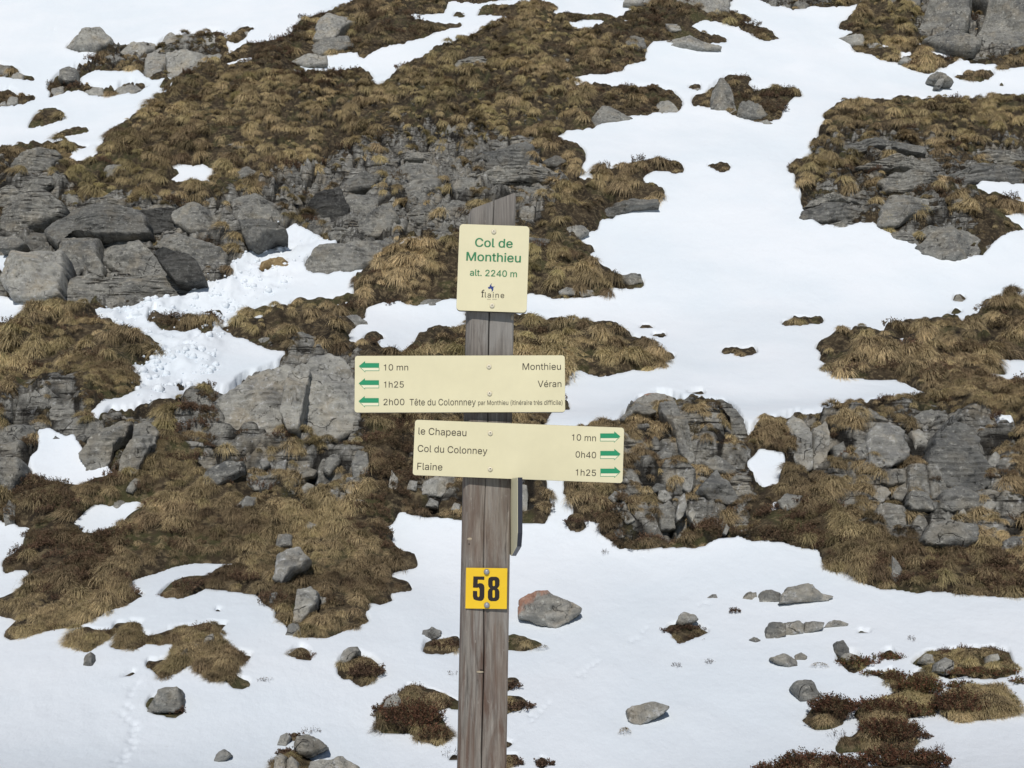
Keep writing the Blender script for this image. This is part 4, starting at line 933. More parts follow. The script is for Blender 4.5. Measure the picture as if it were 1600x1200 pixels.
def heathers(n, y0, y1, sc, name, label):
    x, y = candidates(n, y0, y1); u, v = lookup(x, y)
    hp = 300/y
    h = samp(HM, u, v); ok = (samp(B4, u, v) > .6) & (samp(B4, u, v-hp*sc*.8) > .5) & (samp(RK, u, v) < .4)
    ed = np.clip(1-abs(samp(B16, u, v)-.55)*4, 0, 1)
    p = .62*h+.07+.30*ed*(vn(x*.7, y*.5, 0, 81) > .1)
    ok &= rg.uniform(0, 1, n) < p
    x, y = x[ok], y[ok]; z, nr = ground_n(x, y); k = len(x)
    tint = np.stack([np.clip(rg.normal(.35, .3, k), 0, 1), rg.normal(.35, .2, k), 0*x], -1)
    scatter(name, np.stack([x, y, z-.01], -1), eul(nr, rg.uniform(0, 6.28, k)), sc*rg.uniform(.5, 1.1, k), tint, rg.randint(0, 5, k), heath_c, label)
    return k
nk.append(heathers(14000, 19.0, 54.0, 1.15, 'heather', 'dark reddish heather and bilberry cushions between the tussocks'))
nk.append(heathers(9000, 11.5, 19.0, .62, 'low_heather', 'low dark heather among the lower banks'))
nk.append(heathers(16000, 8.3, 11.5, .30, 'ground_turf', 'fine dark turf on the small islands in the near snow'))
# individual plants that stand in the near snow: (kind, u, v, half width, half height, label)
PLANTS = [
 ('grass_tussock', 'g', 466, 1013, 22, 12, 'single domed straw tussock alone on the snow, left of the round turf clump'),
 ('shrub', 'h', 574, 1026, 22, 20, 'round dark turf clump with a grey stone leaning on it'),
 ('shrub', 'b', 645, 1080, 38, 34, 'large brown leafy shrub left of the post'),
 ('shrub', 'b', 602, 1078, 16, 14, 'loose left lobe beside the large brown leafy shrub'),
 ('shrub', 'b', 678, 1104, 20, 22, 'low brown shrub below and right of the large leafy one'),
 ('grass_tussock', 'g', 686, 1062, 18, 12, 'pale combed straw tussock tucked against the large brown shrub'),
 ('shrub', 't', 706, 1130, 14, 16, 'bare twiggy shrub touching the left side of the post'),
 ('shrub', 'h', 700, 981, 22, 10, 'dark turf cap above the grey stone left of the post'),
 ('shrub', 'h', 800, 1036, 13, 8, 'highest of the dark scraps just right of the post'),
 ('shrub', 'h', 805, 1066, 24, 12, 'largest of the dark scraps just right of the post'),
 ('shrub', 'h', 803, 1144, 13, 10, 'lowest dark scrap just right of the post'),
 ('shrub', 'h', 850, 1147, 12, 8, 'small separate brown tuft in the snow right of the post scraps'),
 ('grass_tussock', 'g', 812, 976, 26, 9, 'dark golden tufts under the lichen boulder'),
 ('grass_tussock', 'g', 846, 978, 14, 8, 'small dark tuft under the middle of the lichen boulder'),
 ('shrub', 'h', 1046, 957, 11, 7, 'small brown sprig left of the turf capped stone'),
 ('shrub', 'h', 1075, 954, 24, 6, 'brown fringe over the turf capped stone'),
 ('shrub', 'h', 1147, 935, 9, 7, 'dark sprig at the left end of the boulder row'),
 ('shrub', 'r', 1340, 1012, 26, 14, 'rusty shrub around the dark split stone'),
 ('shrub', 'r', 1390, 1008, 21, 11, 'small rusty shrub alone, above the branching shrubs'),
 ('shrub', 'r', 1366, 1035, 16, 7, 'low rusty sprig between the two small upper shrubs'),
 ('shrub', 'b', 1398, 1042, 14, 18, 'upright olive brown sprig left of the red shrub'),
 ('shrub', 'r', 1437, 1062, 28, 27, 'reddest shrub in the middle of the lower right group'),
 ('shrub', 'r', 1438, 1095, 22, 16, 'red brown shrub directly below the reddest one'),
 ('shrub', 'b', 1385, 1090, 36, 22, 'wide brown shrub in the centre of the lower right group'),
 ('shrub', 'b', 1392, 1130, 38, 28, 'low spreading shrub at the foot of the lower right group'),
 ('shrub', 't', 1318, 1122, 22, 16, 'sparse twiggy shrub over the snow at the left of the group'),
 ('shrub', 'b', 1302, 1082, 30, 24, 'rounded dark brown shrub touching the big grey stone'),
 ('grass_tussock', 'g', 1365, 1140, 30, 16, 'flattened pale grass at the foot of the spreading shrub'),
 ('grass_tussock', 'g', 1465, 1020, 36, 13, 'left end of the long grassy bank above three pale stones'),
 ('grass_tussock', 'g', 1530, 1022, 44, 14, 'right half of the long grassy bank above three pale stones'),
 ('shrub', 'r', 1530, 1046, 50, 10, 'rust coloured fringe below the long grassy bank'),
 ('shrub', 'b', 1500, 1092, 32, 30, 'dark green brown shrub left of the long haired tussock'),
 ('shrub', 'r', 1503, 1066, 18, 12, 'orange tipped shrub on top of the dark green brown one'),
 ('grass_tussock', 'g', 1550, 1098, 36, 24, 'long haired yellow green tussock at the right edge'),
 ('shrub', 'r', 1590, 1062, 10, 8, 'tiny red sprig at the right edge above the tussock'),
 ('shrub', 'b', 1205, 1180, 26, 22, 'leftmost dark shrub along the bottom edge'),
 ('shrub', 'b', 1262, 1174, 38, 26, 'tall leafy shrub along the bottom edge behind the grey stone'),
 ('shrub', 'b', 1318, 1180, 28, 24, 'shrub along the bottom edge right of the tall leafy one'),
 ('shrub', 'b', 1388, 1178, 34, 24, 'wide dark shrub along the bottom edge'),
 ('shrub', 'b', 1448, 1182, 30, 22, 'fourth shrub from the left along the bottom edge, just past the wide one'),
 ('grass_tussock', 'g', 1300, 1204, 60, 12, 'straw grass at the very bottom edge in front of the dark shrubs'),
 ('shrub', 't', 414, 1056, 11, 7, 'small bare twig in the snow right of the three upright stones'),
 ('shrub', 't', 486, 1114, 13, 4, 'fallen twig in the snow above the bottom edge cluster'),
 ('shrub', 't', 1057, 1010, 6, 4, 'tiny twig in the middle of the near snow, lower left of the stone line'),
 ('shrub', 't', 1110, 1007, 7, 4, 'faint twig in the near snow, left of the tiny grey stone'),
 ('shrub', 't', 945, 840, 5, 9, 'single stalk in the snow below the red crested outcrop'),
 ('shrub', 't', 1425, 988, 5, 6, 'short stalk in the snow above the long grassy bank'),
 ('shrub', 't', 1430, 1118, 20, 12, 'bare curved branches lying on snow below the reddest shrub'),
 ('shrub', 't', 710, 1020, 9, 6, 'small twig just left of the post, halfway down the near snow'),
 ('shrub', 't', 1468, 1158, 9, 13, 'lone dead flower stalks in the snow at the lower right'),
 ('shrub', 'h', 1440, 1138, 12, 7, 'small brown sprig right of the spreading shrub'),
 ('shrub', 'h', 465, 1147, 26, 6, 'turf strip on top of the broad bottom edge boulder'),
 ('shrub', 'h', 520, 1180, 32, 8, 'brown turf cap of the long low bottom edge boulder'),
 ('shrub', 'h', 446, 1178, 14, 8, 'dark turf between the stones of the bottom edge cluster'),
 ('grass_tussock', 'g', 976, 1104, 11, 10, 'turf scrap left of the wedge shaped pale stone'),
 ('shrub', 'h', 900, 803, 16, 10, 'small round dark tuft in the snow under the right arrow sign'),
 ('grass_tussock', 'g', 1280, 1020, 16, 6, 'yellow moss strip left of the rusty shrub'),
 ('shrub', 'h', 277, 1104, 9, 10, 'brown turf patch on the right side of the rounded boulder'),
 ('shrub', 'h', 462, 1127, 13, 4, 'tiny turf scrap above the bottom edge cluster'),
]
_pr = np.random.RandomState(99)
MPL = {'g': M_GRASS, 'h': M_HEATH, 'b': M_LEAF, 'r': M_RUST, 't': M_HEATH}
def mk(o_me, A, mat, tone): attr(o_me, 'blade', A, 'FLOAT_VECTOR')
for kind, ty, u, v, ru, rv, lab in PLANTS:
    x0, y0 = pix(u, v+rv*.55); x0, y0 = float(x0), float(y0); mpx = y0/FPX
    zz = max(float(ground_z(np.array([x0]), np.array([y0]))[0]), float(snow_z(np.array([x0]), np.array([y0]))[0][0])); 
    ru *= 1.1; rx = ru*mpx; h = max(.05, 1.05*rv*mpx); ry = max(.06, min(rx, rv*mpx*1.6))
    root = link(bpy.data.objects.new(kind, None)); tag(root, lab, 'shrub' if kind == 'shrub' else 'grass tussock'); root.location = (x0, y0, zz)
    if ty == 'g':
        n = int(np.clip(ru*rv*1.3, 160, 1500)); V, q, A = blades(_pr, n, 1.0, 1.2, .62, .0055/rx, .8, .35, 4)
        V = V*np.array([rx*.72, ry*.72, h*.85]); A[:, 1] = A[:, 1]*.9+.1
        parts = [('blades', V, q, A)]
    else:
        n = int(np.clip(ru*rv*(.34 if ty != 't' else .07), 22, 560)); per = {'t': 3, 'h': 13, 'b': 13, 'r': 12}[ty]; lf = .017 if ty != 't' else .010
        V, q, A = sprigs(_pr, n, 1.0, 1.0, 1.0*lf/rx, per)
        c4 = V.reshape(-1, 4, 3); leafc = np.ones(len(c4), bool); leafc[::per+1] = False
        cen = c4[:, :1] if True else 0; sc = np.array([rx, ry, h]); base_ = c4[:, :1]*sc
        off = (c4-c4[:, :1]); isl = leafc[:, None, None]; off = np.where(isl, off*rx, off*sc); c4 = base_+off
        sel = lambda k: (c4[k].reshape(-1, 3), np.arange(k.sum()*4).reshape(-1, 4), A.reshape(-1, 4, 3)[k].reshape(-1, 3))
        parts = [('twigs',)+sel(~leafc), ('foliage',)+sel(leafc)]
    for nm, V, q, A in parts:
        me_ = mesh_np(nm, V, q); attr(me_, 'blade', A, 'FLOAT_VECTOR'); add_obj(nm, me_, MPL[ty], root)
# blocks of slid snow in the rough chute
for s_, lab in (("274,567 276,542 285,533 300,530 311,535 315,555 309,571 290,576", 'rounded upright block of snow standing in the chute'), ("182,508 188,495 203,488 222,490 233,501 228,514 205,521 190,517", 'low broken lump of snow at the head of the chute, under the cliff'),
                ("240,478 252,470 266,474 268,484 252,488", 'small snow lump beside the foot of the big layered slab'), ("300,505 315,498 330,500 330,510 312,513", 'small snow lump lying on the brown soil patch')):
    _rs += 1; V, qd, tr, A = rock_mesh(P(s_), _rs, 55, .5, 'snow'); o = add_obj('snow_block', mesh_np('snow_block', V-A, qd, tr), M_SNOW, None, Vector(A)); tag(o, lab, 'snow block')
# crumbs of slid snow strewn over the chute
_cu = rg.uniform(140, 560, 9000); _cv = rg.uniform(340, 680, 9000); _k = (samp(LUMP, _cu, _cv) > .35) & (rg.uniform(0, 1, 9000) < .05+.28*(vn(_cu/28, _cv/20, 0, 66) > .1)+.25*(samp(B4, _cu, _cv) > .2)*(samp(B4, _cu, _cv) < .9))
_cx, _cy = pix(_cu[_k], _cv[_k]); _cx += rg.normal(0, .05, len(_cx)); _g = ground_z(_cx, _cy); _s = snow_z(_cx, _cy)[0]; _n = len(_cx)
def crumb(sd):
    r_ = np.random.RandomState(sd); ph = (1+5**.5)/2
    v_ = np.array([(-1, ph, 0), (1, ph, 0), (-1, -ph, 0), (1, -ph, 0), (0, -1, ph), (0, 1, ph), (0, -1, -ph), (0, 1, -ph), (ph, 0, -1), (ph, 0, 1), (-ph, 0, -1), (-ph, 0, 1)])/1.9*r_.uniform(.75, 1.2, (12, 1))
    t_ = np.array([(0, 11, 5), (0, 5, 1), (0, 1, 7), (0, 7, 10), (0, 10, 11), (1, 5, 9), (5, 11, 4), (11, 10, 2), (10, 7, 6), (7, 1, 8), (3, 9, 4), (3, 4, 2), (3, 2, 6), (3, 6, 8), (3, 8, 9), (4, 9, 5), (2, 4, 11), (6, 2, 10), (8, 6, 7), (9, 8, 1)])
    me_ = mesh_np('crumb', v_, None, t_); me_.materials.append(M_SNOW); return bpy.data.objects.new('crumb_%d' % sd, me_)
scatter('snow_crumbs', np.stack([_cx, _cy, np.maximum(_g, _s)+.005], -1), rg.uniform(0, 6, (_n, 3)), .018+.075*rg.uniform(0, 1, _n)**4, np.zeros((_n, 3)), rg.randint(0, 4, _n), coll('crumbs', [crumb(i) for i in range(4)]), 'crumbs of slid snow strewn over the chute')
print('scattered', nk, 'rocks', _rs)

# ---------------------------------------------------------------- signpost
YS = 3.12                                            # distance of the sign fronts
def W(u, v, y=YS):
    k = (600-v)/FPX; dy = CP-k*SP
    return Vector(((u-800)/FPX/dy*y, y, CAM_Z+(SP+k*CP)/dy*y))
s = NT('weathered_wood'); p = s.n('ShaderNodeTexCoord').outputs['Object']
sep = s.n('ShaderNodeSeparateXYZ'); s.l(p, sep.inputs[0])
gr = s.noise(s.scale(p, (1, 1, .06)), 120, 7, .7, .8); g2 = s.noise(s.scale(p, (1, 1, .10)), 24, 5, .65, 1.6); g3 = s.noise(s.scale(p, (1, 1, .25)), 9, 4, .6)
c = s.mix(s.ramp(gr, [(.32, 0), (.68, 1)]), (.10, .088, .076), (.32, .288, .25))
red = s.math('MULTIPLY', s.ramp(g2, [(.45, 0), (.66, 1)]), s.ramp(sep.outputs[2], [(0, .75), (.0+1.0, .75)]))
hz = s.n('ShaderNodeMapRange'); s.l(sep.outputs[2], hz.inputs[0]); hz.inputs[1].default_value = 2.0; hz.inputs[2].default_value = 1.2; hz.inputs[3].default_value = .12; hz.inputs[4].default_value = .95
c = s.mix(s.math('MULTIPLY', s.ramp(g2, [(.42, 0), (.62, 1)]), hz.outputs[0]), c, (.10, .058, .042))
c = s.mix(s.math('MULTIPLY', s.ramp(g3, [(.45, 0), (.7, .8)]), hz.outputs[0]), c, (.19, .135, .10))
top = s.n('ShaderNodeMapRange'); s.l(sep.outputs[2], top.inputs[0]); top.inputs[1].default_value = 1.7; top.inputs[2].default_value = 2.3; top.inputs[3].default_value = 0; top.inputs[4].default_value = .28
c = s.mix(top.outputs[0], c, (.22, .212, .20))
slv = s.ramp(s.noise(s.scale(p, (1, 1, .13)), 13, 6, .7, .6), [(.50, 0), (.62, .6)])
c = s.mix(slv, c, (.30, .285, .262))
spl = s.ramp(s.noise(s.scale(p, (1, 1, .035)), 60, 5, .75, .5), [(.30, .8), (.37, 0)])
c = s.mix(spl, c, (.035, .026, .022))
spk = s.ramp(s.noise(s.scale(p, (1, 1, .35)), 160, 3, .7), [(.66, 0), (.74, .5)])
c = s.mix(spk, c, (.42, .38, .34))
s.bump(s.math('ADD', gr, s.math('MULTIPLY', g2, .6)), .5, .003)
M_WOOD = s.col(c)
def plain(name, col, rough=.5, metal=0, spec=.4, var=0.0):
    s = NT(name); s.b.inputs['Roughness'].default_value = rough; s.b.inputs['Metallic'].default_value = metal; s.b.inputs['Specular IOR Level'].default_value = spec
    if var:
        f = s.ramp(s.noise(s.n('ShaderNodeTexCoord').outputs['Object'], 9, 5, .65), [(.35, 0), (.7, 1)])
        return s.col(s.mix(f, tuple(x*(1-var) for x in col), col))
    return s.col(col)
M_CREAM = plain('cream_enamel', (.785, .715, .47), .42, 0, .35, .075)
M_PALE = plain('arrow_cream', (.82, .77, .55), .45)
M_RIM = plain('dark_rim', (.06, .05, .035), .5)
M_NAVY = plain('dark_sheet_edge', (.030, .032, .045), .4)
M_TEXT = plain('print_brown', (.05, .04, .027), .6); M_GREEN = plain('print_green', (.015, .27, .12), .55); M_DGREEN = plain('print_dark_green', (.03, .21, .085), .55)
M_BLUE = plain('print_blue', (.02, .045, .20), .5); M_YEL = plain('yellow_plate', (.86, .55, .02), .45, 0, .4, .08); M_BLK = plain('print_black', (.018, .012, .012), .5)
M_ZINC = plain('zinc_bolt', (.36, .37, .40), .45, .3, .5, .2); M_CSCREW = plain('cream_screw', (.74, .67, .50), .4, 0, .5); M_SLOT = plain('screw_slot', (.12, .10, .08), .6)
M_KNOT = plain('pale_knot', (.48, .40, .29), .8, 0, .2, .4)

pb = W(752, 1200, 3.20); pt = W(768, 310, 3.20)
axis = (pt-pb).normalized()
base = pb+axis*((0-pb.z)/axis.z)
post_root = link(bpy.data.objects.new('signpost', None)); tag(post_root, 'weathered square timber post carrying cream trail signs and a yellow number plate', 'signpost')
lean = math.atan2(axis.x, axis.z); PYAW = R(3.5)
post_root.location = base
post_root.rotation_euler = (0, 0, 0)
bpy.context.view_layer.update()
# cross-section (front is -y), rotated by the yaw; crack is a real groove
def section(z):
    cx = 0.0035*math.sin(z*3.1)+0.002*math.sin(z*11+1)-0.001; wv = .0010+.0005*math.sin(z*7)
    hw = .0605; d = .058; ch = .015
    return [(-hw, d-.006), (-hw, -d+ch*1.0), (-hw+ch*.45, -d+ch*.35), (-hw+ch, -d), (-.03, -d), (cx-wv-.002, -d+.0002), (cx-wv, -d+.002), (cx-.0003, -d+.03), (cx+.0003, -d+.03), (cx+wv, -d+.002), (cx+wv+.002, -d+.0002),
            (.03, -d), (hw-.004, -d), (hw, -d+.004), (hw, d-.004), (hw-.006, d), (-hw+.006, d)]
cy_, sy_ = math.cos(PYAW), math.sin(PYAW)
ztop = (pt.z-base.z)
rows = list(np.linspace(-.3, ztop-.12, 60))+[None]
V = []
for z in rows:
    zz = ztop-.02 if z is None else z
    for (a, b) in section(zz):
        if z is None: zt = ztop-.021+(a/.0605)*.024+(-b-.058)*0.55+(0.0 if a > -.0605+.013 else -.0)
        else: zt = z
        X = a*cy_-b*sy_; Y = a*sy_+b*cy_
        V.append((X+zt*math.tan(lean), Y, zt))
ns = len(section(0)); Q = []
for r in range(len(rows)-1):
    for i in range(ns): j = (i+1) % ns; Q.append((r*ns+i, r*ns+j, (r+1)*ns+j, (r+1)*ns+i))
me = bpy.data.meshes.new('post'); me.from_pydata(V, [], Q+[tuple(range(len(V)-ns, len(V)))]); me.update()
add_obj('post', me, M_WOOD, post_root)
def loc(v): return v-base
def disc(name, c, r, h, mat, parent, seg=18, dome=.6):
    V = [(0, -h, 0)]; F_ = []
    prof = [(.5, h*.92), (.8, h*.7), (1., h*.25), (1., 0)]
    for (q, hh) in prof:
        for i in range(seg): a = 2*math.pi*i/seg; V.append((r*q*math.cos(a), -hh, r*q*math.sin(a)))
    for i in range(seg): F_.append((0, 1+i, 1+(i+1) % seg))
    for k in range(3):
        for i in range(seg): a = 1+k*seg; F_.append((a+i, a+seg+i, a+seg+(i+1) % seg, a+(i+1) % seg))
    me = bpy.data.meshes.new(name); me.from_pydata(V, [], F_); me.update()
    for p_ in me.polygons: p_.use_smooth = True
    return add_obj(name, me, mat, parent, c)
def knot(u, v, ru, rv, mat, label=None):
    o = disc('knot', loc(W(u, v, 3.2-.0585)), ru, .003, mat, post_root); o.scale = (1, 1, rv/ru)
    return o
knot(734, 842, .0065, .0042, M_KNOT); knot(750, 1050, .009, .0032, M_KNOT); knot(733, 850, .003, .002, M_BLK); knot(752, 1047, .004, .0016, M_BLK); knot(800, 496, .003, .007, M_KNOT)

def shape(name, polys, mat, parent, y, th=0.0, bevel=0.0, offset=0.0):
    """flat filled shape(s) in the x-z plane from outlines, holes by even-odd; th extrudes it backwards"""
    cu = bpy.data.curves.new(name, 'CURVE'); cu.dimensions = '2D'; cu.fill_mode = 'BOTH' if th else 'FRONT'; cu.extrude = th/2; cu.bevel_depth = bevel; cu.offset = offset; cu.bevel_resolution = 2
    for q in polys:
        sp = cu.splines.new('POLY'); sp.points.add(len(q)-1)
        for i, (a, b) in enumerate(q): sp.points[i].co = (a, b, 0, 1)
        sp.use_cyclic_u = True
    t = bpy.data.objects.new('tmp', cu); link(t); bpy.context.view_layer.update()
    me = bpy.data.meshes.new_from_object(t.evaluated_get(bpy.context.evaluated_depsgraph_get())); bpy.data.objects.remove(t)
    me.name = name; me.transform(Matrix.Translation((0, y, 0)) @ Matrix.Rotation(math.pi/2, 4, 'X'))
    me.materials.clear()
    for p_ in me.polygons: p_.use_smooth = False; p_.material_index = 0
    return add_obj(name, me, mat, parent)
def rrect(w, h, r, n=6, cut=None):
    q = []
    for (cx, cz, a0) in ((w/2-r, h/2-r, 0), (-w/2+r, h/2-r, 90), (-w/2+r, -h/2+r, 180), (w/2-r, -h/2+r, 270)):
        for i in range(n+1): a = R(a0+90*i/n); q.append((cx+r*math.cos(a), cz+r*math.sin(a)))
    return q
